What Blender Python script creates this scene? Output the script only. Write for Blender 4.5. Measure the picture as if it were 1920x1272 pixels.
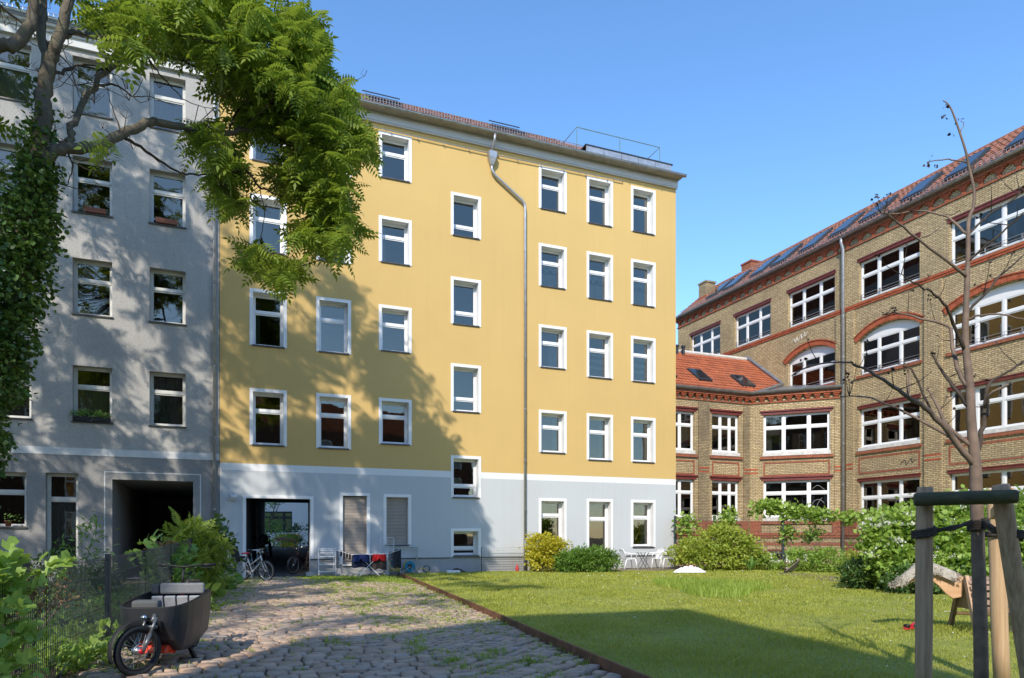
import bpy, math, random
import numpy as np
from mathutils import Vector, Matrix, Euler
random.seed(7); RNG = np.random.default_rng(11)
C = bpy.context.scene.collection
for o in list(bpy.data.objects): bpy.data.objects.remove(o)
SC = bpy.context.scene
R = math.radians
# ---------------------------------------------------------------- camera, sky, sun, exposure
F, HC, HZ = 1311.0, 1.42, 1008.0          # focal length (photo pixels), eye height, horizon row
cam = bpy.data.cameras.new('camera'); camo = bpy.data.objects.new('camera', cam); C.objects.link(camo)
camo.location = (0, 0, HC); camo.rotation_euler = (R(90), 0, 0)
cam.sensor_width = 36; cam.lens = F / 1920 * 36; cam.shift_y = (HZ - 636) / 1920; cam.clip_end = 2000; cam.clip_start = .05
SC.camera = camo
SUN_EL, SUN_H = R(37), Vector((-.19, -.98)).normalized()
W = bpy.data.worlds.new('World'); SC.world = W; W.use_nodes = True
nt = W.node_tree; sky = nt.nodes.new('ShaderNodeTexSky'); sky.sky_type = 'NISHITA'; sky.sun_disc = False
sky.sun_elevation = SUN_EL; sky.sun_rotation = math.atan2(SUN_H.x, SUN_H.y); sky.altitude = 300; sky.air_density = 1.0; sky.dust_density = 0.3; sky.ozone_density = 3.0
hs = nt.nodes.new('ShaderNodeHueSaturation'); hs.inputs['Saturation'].default_value = 1.14
nt.links.new(sky.outputs[0], hs.inputs['Color']); nt.links.new(hs.outputs[0], nt.nodes['Background'].inputs[0]); nt.nodes['Background'].inputs[1].default_value = 0.15
sl = bpy.data.lights.new('sun', 'SUN'); sl.energy = 2.35; sl.angle = R(.6); sl.color = (1, .91, .77)
so = bpy.data.objects.new('sun', sl); C.objects.link(so)
SUNV = Vector((SUN_H.x * math.cos(SUN_EL), SUN_H.y * math.cos(SUN_EL), math.sin(SUN_EL)))
so.rotation_euler = SUNV.to_track_quat('Z', 'Y').to_euler(); so.location = (-5, -20, 40)
SC.view_settings.view_transform = 'Standard'; SC.view_settings.look = 'None'; SC.view_settings.gamma = 1
SC.view_settings.use_curve_mapping = False; SC.view_settings.exposure = 1.05
try: SC.cycles.max_bounces = 8; SC.cycles.transparent_max_bounces = 16
except Exception: pass
# ---------------------------------------------------------------- helpers
def at(u, v, D): return Vector(((u - 960) / F * D, D, HC + (HZ - v) / F * D))     # photo pixel at a depth
def gp(u, v, z=0.0):                                                             # photo pixel on the ground
    D = (HC - z) * F / (v - HZ); p = at(u, v, D); p.z = z; return p
def tag(o, label=None, cat=None, group=None, kind=None):
    if label: o['label'] = label
    if cat: o['category'] = cat
    if group: o['group'] = group
    if kind: o['kind'] = kind
    return o
def empty(name, loc=(0, 0, 0), rz=0, label=None, cat=None, group=None, kind=None):
    o = bpy.data.objects.new(name, None); C.objects.link(o); o.location = loc; o.rotation_euler = (0, 0, rz); o.empty_display_size = .2
    return tag(o, label, cat, group, kind)
def link(name, me, parent=None, loc=None, rot=None, scale=None):
    o = bpy.data.objects.new(name, me); C.objects.link(o)
    if parent is not None: o.parent = parent
    if loc is not None: o.location = loc
    if rot is not None: o.rotation_euler = rot
    if scale is not None: o.scale = scale
    return o
def copy_tree(o, parent=None):
    c = o.copy(); C.objects.link(c); c.parent = parent
    for ch in o.children: copy_tree(ch, c)
    return c
class MB:
    def __init__(s): s.v = []; s.f = []
    def add(s, vs, fs):
        n = len(s.v); s.v += [tuple(p) for p in vs]; s.f += [tuple(i + n for i in f) for f in fs]; return s
    def box(s, x0, x1, y0, y1, z0, z1):
        return s.add([(x0, y0, z0), (x1, y0, z0), (x1, y1, z0), (x0, y1, z0), (x0, y0, z1), (x1, y0, z1), (x1, y1, z1), (x0, y1, z1)],
                     [(0, 3, 2, 1), (4, 5, 6, 7), (0, 1, 5, 4), (1, 2, 6, 5), (2, 3, 7, 6), (3, 0, 4, 7)])
    def obox(s, c, ax, ay, az):            # oriented box: centre and three half-axis vectors
        c, ax, ay, az = map(Vector, (c, ax, ay, az))
        vs = [c + i * ax + j * ay + k * az for k in (-1, 1) for (i, j) in ((-1, -1), (1, -1), (1, 1), (-1, 1))]
        return s.add(vs, [(0, 3, 2, 1), (4, 5, 6, 7), (0, 1, 5, 4), (1, 2, 6, 5), (2, 3, 7, 6), (3, 0, 4, 7)])
    def bar(s, a, b, w, h, up=(0, 0, 1)):
        a, b, up = Vector(a), Vector(b), Vector(up); d = (b - a)
        L = d.length; d.normalize(); sx = d.cross(up)
        if sx.length < 1e-4: sx = d.cross(Vector((1, 0, 0)))
        sx.normalize(); uz = sx.cross(d)
        return s.obox((a + b) / 2, d * L / 2, sx * w / 2, uz * h / 2)
    def quad(s, a, b, c, d): return s.add([a, b, c, d], [(0, 1, 2, 3)])
    def tube(s, pts, rad, seg=8, caps=True, closed=False):
        pts = [Vector(p) for p in pts]; n = len(pts)
        if not hasattr(rad, '__len__'): rad = [rad] * n
        base = len(s.v); prev = None
        for i, p in enumerate(pts):
            if closed: t = pts[(i + 1) % n] - pts[i - 1]
            else: t = pts[min(i + 1, n - 1)] - pts[max(i - 1, 0)]
            if t.length < 1e-9: t = Vector((0, 0, 1))
            t.normalize()
            if prev is None:
                a = t.cross(Vector((0, 0, 1)))
                if a.length < .05: a = t.cross(Vector((1, 0, 0)))
            else: a = prev - t * prev.dot(t)
            if a.length < 1e-6: a = t.cross(Vector((0, 1, 0)))
            a.normalize(); b = t.cross(a); prev = a
            for k in range(seg):
                g = 2 * math.pi * k / seg; s.v.append(tuple(p + (a * math.cos(g) + b * math.sin(g)) * rad[i]))
        m = n if closed else n - 1
        for i in range(m):
            j = (i + 1) % n
            for k in range(seg):
                k2 = (k + 1) % seg; s.f.append((base + i * seg + k, base + i * seg + k2, base + j * seg + k2, base + j * seg + k))
        if caps and not closed:
            s.f.append(tuple(base + k for k in range(seg))[::-1]); s.f.append(tuple(base + (n - 1) * seg + k for k in range(seg)))
        return s
    def torus(s, c, R_, r, axis='x', seg=24, ts=6):
        c = Vector(c); pts = []
        for k in range(seg):
            g = 2 * math.pi * k / seg; a, b = R_ * math.cos(g), R_ * math.sin(g)
            pts.append(c + (Vector((0, a, b)) if axis == 'x' else Vector((a, 0, b)) if axis == 'y' else Vector((a, b, 0))))
        return s.tube(pts, r, ts, closed=True)
    def lathe(s, prof, c=(0, 0, 0), seg=16, cap0=False, cap1=False):
        c = Vector(c); base = len(s.v); n = len(prof)
        for (r, z) in prof:
            for k in range(seg):
                g = 2 * math.pi * k / seg; s.v.append((c.x + r * math.cos(g), c.y + r * math.sin(g), c.z + z))
        for i in range(n - 1):
            for k in range(seg):
                k2 = (k + 1) % seg; s.f.append((base + i * seg + k, base + i * seg + k2, base + (i + 1) * seg + k2, base + (i + 1) * seg + k))
        if cap0: s.f.append(tuple(base + k for k in range(seg))[::-1])
        if cap1: s.f.append(tuple(base + (n - 1) * seg + k for k in range(seg)))
        return s
    def prism(s, poly, y0, y1):            # polygon in x-z extruded along y
        n = len(poly); a = [(x, y0, z) for x, z in poly]; b = [(x, y1, z) for x, z in poly]
        return s.add(a + b, [tuple(range(n)), tuple(range(2 * n - 1, n - 1, -1))] + [(i, i + n, (i + 1) % n + n, (i + 1) % n) for i in range(n)])
    def mesh(s, name, mat, smooth=False, bevel=0):
        me = bpy.data.meshes.new(name); me.from_pydata(s.v, [], s.f)
        if mat is not None: me.materials.append(mat)
        if smooth: me.polygons.foreach_set('use_smooth', [True] * len(me.polygons))
        me.update(); return me
    def build(s, name, mat, parent=None, smooth=False, loc=None, rot=None, bevel=0):
        o = link(name, s.mesh(name, mat, smooth), parent, loc, rot)
        if bevel:
            b = o.modifiers.new('bevel', 'BEVEL'); b.width = bevel; b.segments = 2; b.limit_method = 'ANGLE'
        return o
def mesh_np(name, V, Fc, mat, smooth=False):
    me = bpy.data.meshes.new(name); V = np.asarray(V, np.float32); Fc = np.asarray(Fc, np.int32); n, k = Fc.shape
    me.vertices.add(len(V)); me.vertices.foreach_set('co', V.ravel())
    me.loops.add(n * k); me.loops.foreach_set('vertex_index', Fc.ravel())
    me.polygons.add(n); me.polygons.foreach_set('loop_start', np.arange(0, n * k, k, dtype=np.int32))
    if smooth: me.polygons.foreach_set('use_smooth', np.ones(n, bool))
    me.materials.append(mat); me.update(calc_edges=True); return me
def scatter(TV, TF, Rm, T):                # template verts/faces, rotations*scale (n,3,3), positions (n,3)
    TV = np.asarray(TV, float); TF = np.asarray(TF, int); n = len(T)
    V = np.einsum('nij,mj->nmi', Rm, TV) + T[:, None, :]
    Fc = TF[None] + (np.arange(n) * len(TV))[:, None, None]
    return V.reshape(-1, 3), Fc.reshape(-1, TF.shape[1])
def frames(Y, up, roll, scale):            # rotation matrices whose local y is Y and local z near up
    Y = Y / np.maximum(np.linalg.norm(Y, axis=1, keepdims=True), 1e-6)
    X = np.cross(Y, up); X /= np.maximum(np.linalg.norm(X, axis=1, keepdims=True), 1e-6); Z = np.cross(X, Y)
    c, s_ = np.cos(roll)[:, None], np.sin(roll)[:, None]; X, Z = X * c + Z * s_, Z * c - X * s_
    return np.stack([X, Y, Z], 2) * scale[:, None, None]
def join_np(parts):
    Vs, Fs, n = [], [], 0
    for V, Fc in parts:
        if len(V) == 0: continue
        Vs.append(V); Fs.append(Fc + n); n += len(V)
    return np.concatenate(Vs), np.concatenate(Fs)
def smooth_path(pts, n=6):                 # Catmull-Rom through (Vector, radius)
    P = [Vector(p[:3]) for p in pts]; Rr = [p[3] for p in pts]; out = []
    for i in range(len(P) - 1):
        a, b, c, d = P[max(i - 1, 0)], P[i], P[i + 1], P[min(i + 2, len(P) - 1)]
        for k in range(n):
            t = k / n
            q = .5 * ((2 * b) + (c - a) * t + (2 * a - 5 * b + 4 * c - d) * t * t + (3 * b - a - 3 * c + d) * t ** 3)
            out.append((q, Rr[i] + (Rr[i + 1] - Rr[i]) * t))
    out.append((P[-1], Rr[-1])); return out
# ---------------------------------------------------------------- materials (all procedural)
MATS = {}
def newmat(name):
    m = bpy.data.materials.new(name); m.use_nodes = True; MATS[name] = m; nt = m.node_tree
    return m, nt, nt.nodes['Principled BSDF']
def N(nt, typ, **kw):
    n = nt.nodes.new(typ)
    for k, v in kw.items():
        if k in n.inputs: n.inputs[k].default_value = v
        else: setattr(n, k, v)
    return n
def rgb(c): return (c[0], c[1], c[2], 1)
def mixc(nt, fac, a, b, blend='MIX'):
    m = nt.nodes.new('ShaderNodeMix'); m.data_type = 'RGBA'; m.blend_type = blend
    for sock, val in ((m.inputs[0], fac), (m.inputs[6], a), (m.inputs[7], b)):
        if hasattr(val, 'is_linked') or hasattr(val, 'node'): nt.links.new(val, sock)
        elif isinstance(val, (int, float)): sock.default_value = val
        else: sock.default_value = rgb(val)
    return m.outputs[2]
def noise(nt, co, scale, detail=4, rough=.55):
    n = N(nt, 'ShaderNodeTexNoise'); n.inputs['Scale'].default_value = scale; n.inputs['Detail'].default_value = detail; n.inputs['Roughness'].default_value = rough
    if co is not None: nt.links.new(co, n.inputs['Vector'])
    return n.outputs['Fac']
def ramp(nt, val, a, b):
    m = N(nt, 'ShaderNodeMapRange'); nt.links.new(val, m.inputs[0]); m.inputs[1].default_value = a; m.inputs[2].default_value = b; return m.outputs[0]
def bump(nt, bs, h, strength, dist):
    b = N(nt, 'ShaderNodeBump'); b.inputs['Strength'].default_value = strength; b.inputs['Distance'].default_value = dist
    nt.links.new(h, b.inputs['Height']); nt.links.new(b.outputs[0], bs.inputs['Normal']); return b
def plain(name, col, rough=.6, metal=0, var=.15, vs=3., bs_=0, bd=.004, bscale=40, spec=.4, dirt=None, coord='Object'):
    m, nt, b = newmat(name); b.inputs['Roughness'].default_value = rough; b.inputs['Metallic'].default_value = metal
    b.inputs['Specular IOR Level'].default_value = spec
    co = N(nt, 'ShaderNodeTexCoord').outputs[coord]
    if var:
        dk = tuple(c * (1 - var) for c in col); lt = tuple(min(1, c * (1 + var * .6)) for c in col)
        o = mixc(nt, ramp(nt, noise(nt, co, vs), .3, .7), dk, lt)
        if dirt: o = mixc(nt, ramp(nt, noise(nt, co, dirt[1], 6, .65), .52, .8), o, dirt[0])
        nt.links.new(o, b.inputs['Base Color'])
    else: b.inputs['Base Color'].default_value = rgb(col)
    if bs_: bump(nt, b, noise(nt, co, bscale, 5), bs_, bd)
    return m
def leafmat(name, c1, c2, trans=.35, rough=.45):
    m, nt, b = newmat(name); geo = N(nt, 'ShaderNodeNewGeometry'); co = N(nt, 'ShaderNodeTexCoord').outputs['Object']
    big = ramp(nt, noise(nt, co, 1.3, 2), .35, .65)
    f = N(nt, 'ShaderNodeMath', operation='ADD'); nt.links.new(geo.outputs['Random Per Island'], f.inputs[0]); nt.links.new(big, f.inputs[1])
    h = N(nt, 'ShaderNodeMath', operation='MULTIPLY'); nt.links.new(f.outputs[0], h.inputs[0]); h.inputs[1].default_value = .5
    col = mixc(nt, h.outputs[0], c1, c2); nt.links.new(col, b.inputs['Base Color']); b.inputs['Roughness'].default_value = rough
    b.inputs['Specular IOR Level'].default_value = .35
    tr = N(nt, 'ShaderNodeBsdfTranslucent'); tc = mixc(nt, .5, col, (c2[0] * 1.5, c2[1] * 1.5, c2[2] * .8)); nt.links.new(tc, tr.inputs[0])
    mx = N(nt, 'ShaderNodeMixShader'); mx.inputs[0].default_value = trans
    nt.links.new(b.outputs[0], mx.inputs[1]); nt.links.new(tr.outputs[0], mx.inputs[2]); nt.links.new(mx.outputs[0], nt.nodes['Material Output'].inputs[0])
    return m
def glassmat(name, refl=.10, tint=(.62, .66, .65), wob=.004):
    m, nt, b = newmat(name); nt.nodes.remove(b); co = N(nt, 'ShaderNodeTexCoord').outputs['Object']
    g = N(nt, 'ShaderNodeBsdfGlossy'); g.inputs['Roughness'].default_value = .015; g.inputs['Color'].default_value = (.86, .77, .66, 1)
    t = N(nt, 'ShaderNodeBsdfTransparent'); t.inputs[0].default_value = rgb(tint)
    bp = N(nt, 'ShaderNodeBump'); bp.inputs['Strength'].default_value = .35; bp.inputs['Distance'].default_value = wob
    nt.links.new(noise(nt, co, 1.4, 2), bp.inputs['Height']); nt.links.new(bp.outputs[0], g.inputs['Normal'])
    fr = N(nt, 'ShaderNodeFresnel'); fr.inputs[0].default_value = 1.5
    a = N(nt, 'ShaderNodeMath', operation='MULTIPLY_ADD'); nt.links.new(fr.outputs[0], a.inputs[0]); a.inputs[1].default_value = 1.6; a.inputs[2].default_value = refl
    mx = N(nt, 'ShaderNodeMixShader'); nt.links.new(a.outputs[0], mx.inputs[0]); nt.links.new(t.outputs[0], mx.inputs[1]); nt.links.new(g.outputs[0], mx.inputs[2])
    nt.links.new(mx.outputs[0], nt.nodes['Material Output'].inputs[0]); return m
def brickmat(name, c1, c2, mortar, soot=.5, bw=.25, bh=.078, ms=.0155, sootc=(.09, .07, .05), zflip=True):
    m, nt, b = newmat(name); co = N(nt, 'ShaderNodeTexCoord').outputs['Object']
    sp = N(nt, 'ShaderNodeSeparateXYZ'); nt.links.new(co, sp.inputs[0]); cb = N(nt, 'ShaderNodeCombineXYZ')
    ad = N(nt, 'ShaderNodeMath', operation='ADD'); nt.links.new(sp.outputs[0], ad.inputs[0]); nt.links.new(sp.outputs[1], ad.inputs[1])
    nt.links.new(ad.outputs[0], cb.inputs[0]); nt.links.new(sp.outputs[2], cb.inputs[1])
    br = N(nt, 'ShaderNodeTexBrick'); nt.links.new(cb.outputs[0], br.inputs['Vector']); br.inputs['Scale'].default_value = 1
    br.inputs['Brick Width'].default_value = bw; br.inputs['Row Height'].default_value = bh; br.inputs['Mortar Size'].default_value = ms
    br.inputs['Mortar Smooth'].default_value = .25; br.inputs['Bias'].default_value = -.1
    br.inputs['Color1'].default_value = rgb(c1); br.inputs['Color2'].default_value = rgb(c2); br.inputs['Mortar'].default_value = rgb(mortar)
    fine = ramp(nt, noise(nt, cb.outputs[0], 9, 3), .3, .75)
    col = mixc(nt, .5, br.outputs['Color'], mixc(nt, fine, tuple(c * .45 for c in c1), tuple(min(1, c * 1.35) for c in c2)), 'MIX')
    g1 = ramp(nt, noise(nt, co, .55, 5, .6), .42, .72)
    sm = N(nt, 'ShaderNodeMath', operation='MULTIPLY'); nt.links.new(g1, sm.inputs[0]); sm.inputs[1].default_value = soot
    col = mixc(nt, sm.outputs[0], col, sootc)
    col = mixc(nt, br.outputs['Fac'], col, mortar)
    nt.links.new(col, b.inputs['Base Color']); b.inputs['Roughness'].default_value = .85; b.inputs['Specular IOR Level'].default_value = .2
    inv = N(nt, 'ShaderNodeMath', operation='SUBTRACT'); inv.inputs[0].default_value = 1; nt.links.new(br.outputs['Fac'], inv.inputs[1])
    hh = N(nt, 'ShaderNodeMath', operation='MULTIPLY_ADD'); nt.links.new(noise(nt, cb.outputs[0], 14, 3), hh.inputs[0]); hh.inputs[1].default_value = .5; nt.links.new(inv.outputs[0], hh.inputs[2])
    bump(nt, b, hh.outputs[0], .9, .012); return m
def plaster(name, col, var=.06, grain=.5, gs=120, gd=.003, streak=.10, speck=0, stain=(.25, .22, .17)):
    m, nt, b = newmat(name); co = N(nt, 'ShaderNodeTexCoord').outputs['Object']
    o = mixc(nt, ramp(nt, noise(nt, co, .35, 4), .3, .7), tuple(c * (1 - var) for c in col), tuple(min(1, c * (1 + var)) for c in col))
    mp = N(nt, 'ShaderNodeMapping'); mp.inputs['Scale'].default_value = (5, 5, .25); nt.links.new(co, mp.inputs[0])
    s1 = ramp(nt, noise(nt, mp.outputs[0], 1, 5, .6), .5, .85); sm = N(nt, 'ShaderNodeMath', operation='MULTIPLY'); nt.links.new(s1, sm.inputs[0]); sm.inputs[1].default_value = streak
    o = mixc(nt, sm.outputs[0], o, stain)
    mh = N(nt, 'ShaderNodeMapping'); mh.inputs['Scale'].default_value = (1.5, 1.5, 22); nt.links.new(co, mh.inputs[0])
    s2 = ramp(nt, noise(nt, mh.outputs[0], 1, 3, .5), .35, .75); s3 = N(nt, 'ShaderNodeMath', operation='MULTIPLY'); nt.links.new(s2, s3.inputs[0]); s3.inputs[1].default_value = .05
    o = mixc(nt, s3.outputs[0], o, tuple(c * .72 for c in col))
    if speck:
        sk = ramp(nt, noise(nt, co, 38, 3, .7), .42, .62); s4 = N(nt, 'ShaderNodeMath', operation='MULTIPLY'); nt.links.new(sk, s4.inputs[0]); s4.inputs[1].default_value = speck
        o = mixc(nt, s4.outputs[0], o, tuple(c * .45 for c in col))
    nt.links.new(o, b.inputs['Base Color']); b.inputs['Roughness'].default_value = .9; b.inputs['Specular IOR Level'].default_value = .15
    bump(nt, b, noise(nt, co, gs, 4), grain, gd); return m
def woodmat(name, c1, c2, axis=2, scale=9, rough=.75, mossy=None):
    m, nt, b = newmat(name); co = N(nt, 'ShaderNodeTexCoord').outputs['Object']; mp = N(nt, 'ShaderNodeMapping')
    sc = [scale * 2.2] * 3; sc[axis] = scale * .12; mp.inputs['Scale'].default_value = sc; nt.links.new(co, mp.inputs[0])
    f = noise(nt, mp.outputs[0], 1.5, 6, .65); o = mixc(nt, ramp(nt, f, .32, .68), c1, c2)
    if mossy: o = mixc(nt, ramp(nt, noise(nt, co, 6, 4), .45, .7), o, mossy)
    nt.links.new(o, b.inputs['Base Color']); b.inputs['Roughness'].default_value = rough; b.inputs['Specular IOR Level'].default_value = .25
    bump(nt, b, f, .6, .004); return m
M = {}
M['yellow'] = plaster('yellow_plaster', (0.595, 0.411, 0.161), .04, .35, 90, .002, .10, stain=(.34, .21, .07))
M['white_plaster'] = plaster('white_plaster', (0.738, 0.750, 0.762), .03, .3, 90, .002, .06)
M['pale_plaster'] = plaster('pale_plaster', (0.512, 0.535, 0.553), .03, .3, 90, .002, .10)
M['plinth'] = plaster('plinth_plaster', (0.381, 0.381, 0.381), .10, .4, 60, .004, .35)
M['grey_rough'] = plaster('grey_roughcast', (0.440, 0.428, 0.411), .10, 1., 45, .012, .28, speck=.45)
M['grey_dark'] = plaster('grey_base_roughcast', (0.297, 0.292, 0.286), .12, 1., 45, .012, .28, speck=.45)
M['grey_band'] = plaster('grey_band', (0.595, 0.601, 0.601), .05, .4, 60, .004, .15)
M['fascia'] = plain('fascia_paint', (0.547, 0.547, 0.559), .6, 0, .06, 1.5)
M['white_paint'] = plain('white_paint', (0.785, 0.785, 0.785), .45, 0, .05, 1.2)
M['frame_white'] = plain('window_white', (0.785, 0.791, 0.797), .3, 0, .04, 2)
M['frame_grey'] = plain('window_grey_white', (0.595, 0.595, 0.571), .5, 0, .12, 3)
M['sill_dark'] = plain('sill_metal', (.09, .085, .085), .4, .3, .2, 4)
M['sill_stone'] = plain('sill_stone', (.60, .59, .56), .8, 0, .2, 5, .3)
M['zinc'] = plain('zinc', (.33, .34, .35), .42, .75, .25, 4, .15, .002, 12)
M['zinc_pipe'] = plain('zinc_pipe', (.42, .43, .45), .38, .6, .2, 6)
M['dark_metal'] = plain('dark_metal', (.035, .04, .045), .45, .4, .2, 6)
M['anthracite'] = plain('anthracite_coating', (.045, .055, .065), .4, .1, .2, 6)
M['black'] = plain('black_rubber', (.015, .015, .016), .6, 0, .3, 12)
M['glass'] = glassmat('window_glass', .065)
M['glass_dark'] = glassmat('dark_glass', .02, (.50, .52, .52))
M['glass_sky'] = glassmat('skylight_glass', .22, (.5, .55, .6), .002)
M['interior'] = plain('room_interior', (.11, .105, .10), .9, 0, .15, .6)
M['room_floor'] = plain('room_floor', (.16, .11, .07), .6, 0, .2, 2)
M['curtain'] = plain('curtain_cloth', (.62, .62, .60), .9, 0, .1, 6)
M['curtain_brown'] = plain('brown_curtain_cloth', (.26, .19, .15), .9, 0, .2, 8)
M['brick'] = brickmat('yellow_brick', (0.421, 0.298, 0.140), (0.725, 0.562, 0.304), (0.199, 0.164, 0.123), .40)
M['brick_dark'] = brickmat('sooty_yellow_brick', (0.316, 0.228, 0.111), (0.562, 0.433, 0.234), (0.140, 0.117, 0.094), .8)
M['redbrick'] = brickmat('red_brick', (.33, .085, .040), (.47, .15, .075), (.17, .12, .09), .35, .25, .075, .009)
M['red_steel'] = plain('red_lintel_paint', (.16, .035, .03), .5, 0, .3, 4)
M['tile'] = plain('roof_tile', (.40, .125, .06), .75, 0, .3, 2.2, .3, .006, 20, .2, ((.22, .10, .07), 1.6))
M['tile_old'] = plain('old_roof_tile', (.30, .135, .09), .8, 0, .35, 2.5, .3, .006, 20, .2, ((.13, .09, .08), 1.6))
M['shutter'] = plain('roller_shutter', (.34, .29, .25), .6, 0, .10, 3)
M['chimney'] = M['brick_dark']
# ---------------------------------------------------------------- building kit (local: x along the front, y inward, z up)
def wall_holes(x0, x1, z0, z1, holes, y=0., depth=.42, rev=True):
    hs = [(max(a, x0), min(b, x1), max(c, z0), min(d, z1)) for a, b, c, d in holes]
    hs = [h for h in hs if h[1] - h[0] > 1e-4 and h[3] - h[2] > 1e-4]
    xs = sorted({round(v, 4) for h in hs for v in h[:2]} | {x0, x1}); zs = sorted({round(v, 4) for h in hs for v in h[2:]} | {z0, z1})
    mb = MB()
    for i in range(len(xs) - 1):
        run = None
        for j in range(len(zs) - 1):
            cx, cz = (xs[i] + xs[i + 1]) / 2, (zs[j] + zs[j + 1]) / 2
            if any(h[0] < cx < h[1] and h[2] < cz < h[3] for h in hs): continue
            mb.quad((xs[i], y, zs[j]), (xs[i + 1], y, zs[j]), (xs[i + 1], y, zs[j + 1]), (xs[i], y, zs[j + 1]))
    if rev:
        for a, b, c, d in hs:
            e = y + depth
            mb.quad((a, y, c), (a, y, d), (a, e, d), (a, e, c)); mb.quad((b, y, d), (b, y, c), (b, e, c), (b, e, d))
            if d < z1 - 1e-4: mb.quad((a, y, d), (b, y, d), (b, e, d), (a, e, d))
            if c > z0 + 1e-4: mb.quad((b, y, c), (a, y, c), (a, e, c), (b, e, c))
    return mb
WIN = {}
def window(parent, x, y, z, w, h, xs=(), zs=(), mat='frame_white', glass='glass', outer=.06, bar=.08, sash=.045, dep=.07, name='window', tilt=None, low_x=None):
    """frame mesh at (x,y,z)=lower left front corner; a pane object for each cell"""
    key = (round(w, 3), round(h, 3), tuple(xs), tuple(zs), mat, glass, outer, bar, sash)
    if key not in WIN:
        mb = MB(); X = [0] + [q * w for q in xs] + [w]; Z = [0] + [q * h for q in zs] + [h]; cells = []
        mb.box(0, outer, 0, dep, 0, h); mb.box(w - outer, w, 0, dep, 0, h); mb.box(outer, w - outer, 0, dep, 0, outer); mb.box(outer, w - outer, 0, dep, h - outer, h)
        for q in Z[1:-1]: mb.box(outer, w - outer, -.012, dep - .005, q - bar / 2, q + bar / 2)
        zz = [outer] + [v for q in Z[1:-1] for v in (q - bar / 2, q + bar / 2)] + [h - outer]
        xx = [outer] + [v for q in X[1:-1] for v in (q - bar / 2, q + bar / 2)] + [w - outer]
        for j in range(0, len(zz), 2):
            for q in X[1:-1]: mb.box(q - bar / 2, q + bar / 2, -.008, dep - .004, zz[j], zz[j + 1])
            for i in range(0, len(xx), 2):
                a, b, c, d = xx[i], xx[i + 1], zz[j], zz[j + 1]
                mb.box(a, a + sash, .012, dep - .01, c, d); mb.box(b - sash, b, .012, dep - .01, c, d)
                mb.box(a + sash, b - sash, .012, dep - .01, c, c + sash); mb.box(a + sash, b - sash, .012, dep - .01, d - sash, d)
                pm = MB(); pw, ph = b - a - 2 * sash, d - c - 2 * sash
                pm.box(0, pw, 0, .012, 0, ph); cells.append((pm.mesh('pane', M[glass]), (a + sash, .034, c + sash)))
        WIN[key] = (mb.mesh('window_frame', M[mat]), cells)
    me, cells = WIN[key]; o = link(name, me, parent, (x, y, z))
    for pm, l in cells: link('pane', pm, o, l, (R(random.uniform(-.25, .25)), 0, R(random.uniform(-.25, .25))))
    return o
SUR = {}
def surround(win, ox, oy, oz, w, h, t=.11, p=.02, mat='white_paint', bottom=False, dep=.3):
    """painted surround and lined reveal of an opening w x h; offsets from the window's origin"""
    k = (round(w, 3), round(h, 3), t, mat, bottom, dep)
    if k not in SUR:
        mb = MB(); mb.box(-t, .004, -p, .003, 0, h + t); mb.box(w - .004, w + t, -p, .003, 0, h + t); mb.box(.004, w - .004, -p, .003, h - .004, h + t)
        if bottom: mb.box(.004, w - .004, -p, .003, -t, .004)
        mb.box(-.002, .004, .003, dep, 0, h); mb.box(w - .004, w + .002, .003, dep, 0, h); mb.box(.004, w - .004, .003, dep, h - .004, h + .002)
        SUR[k] = mb.mesh('surround', M[mat])
    return link('surround', SUR[k], win, (ox, oy, oz))
SIL = {}
def sill(win, ox, oy, oz, w, dep=.3, p=.05, t=.045, mat='sill_dark'):
    k = (round(w, 3), dep, p, t, mat)
    if k not in SIL:
        mb = MB(); mb.add([(-.03, -p, 0), (w + .03, -p, 0), (w + .03, -p, -t), (-.03, -p, -t), (-.03, dep, .03), (w + .03, dep, .03), (w + .03, dep, -t), (-.03, dep, -t)],
                          [(0, 1, 2, 3)[::-1], (4, 5, 6, 7), (0, 4, 5, 1)[::-1], (3, 2, 6, 7)[::-1], (0, 3, 7, 4)[::-1], (1, 5, 6, 2)[::-1]])
        SIL[k] = mb.mesh('sill', M[mat])
    return link('sill', SIL[k], win, (ox, oy, oz))
CUR = {}
def curtain(win, ox, oy, oz, w, h, mat='curtain', wave=.03, scallop=0, n=28):
    k = (round(w, 2), round(h, 2), mat, wave, scallop)
    if k not in CUR:
        mb = MB(); vs = []
        for i in range(n + 1):
            x = w * i / n; y = wave * math.sin(i * 1.9) + wave * .4 * math.sin(i * .7); zb = scallop * abs(math.sin(i / n * math.pi * 2.5)) if scallop else 0
            vs += [(x, y, zb), (x, y, h)]
        mb.add(vs, [(2 * i, 2 * i + 2, 2 * i + 3, 2 * i + 1) for i in range(n)]); CUR[k] = mb.mesh('curtain', M[mat], True)
    return link('curtain', CUR[k], win, (ox, oy, oz))
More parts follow.
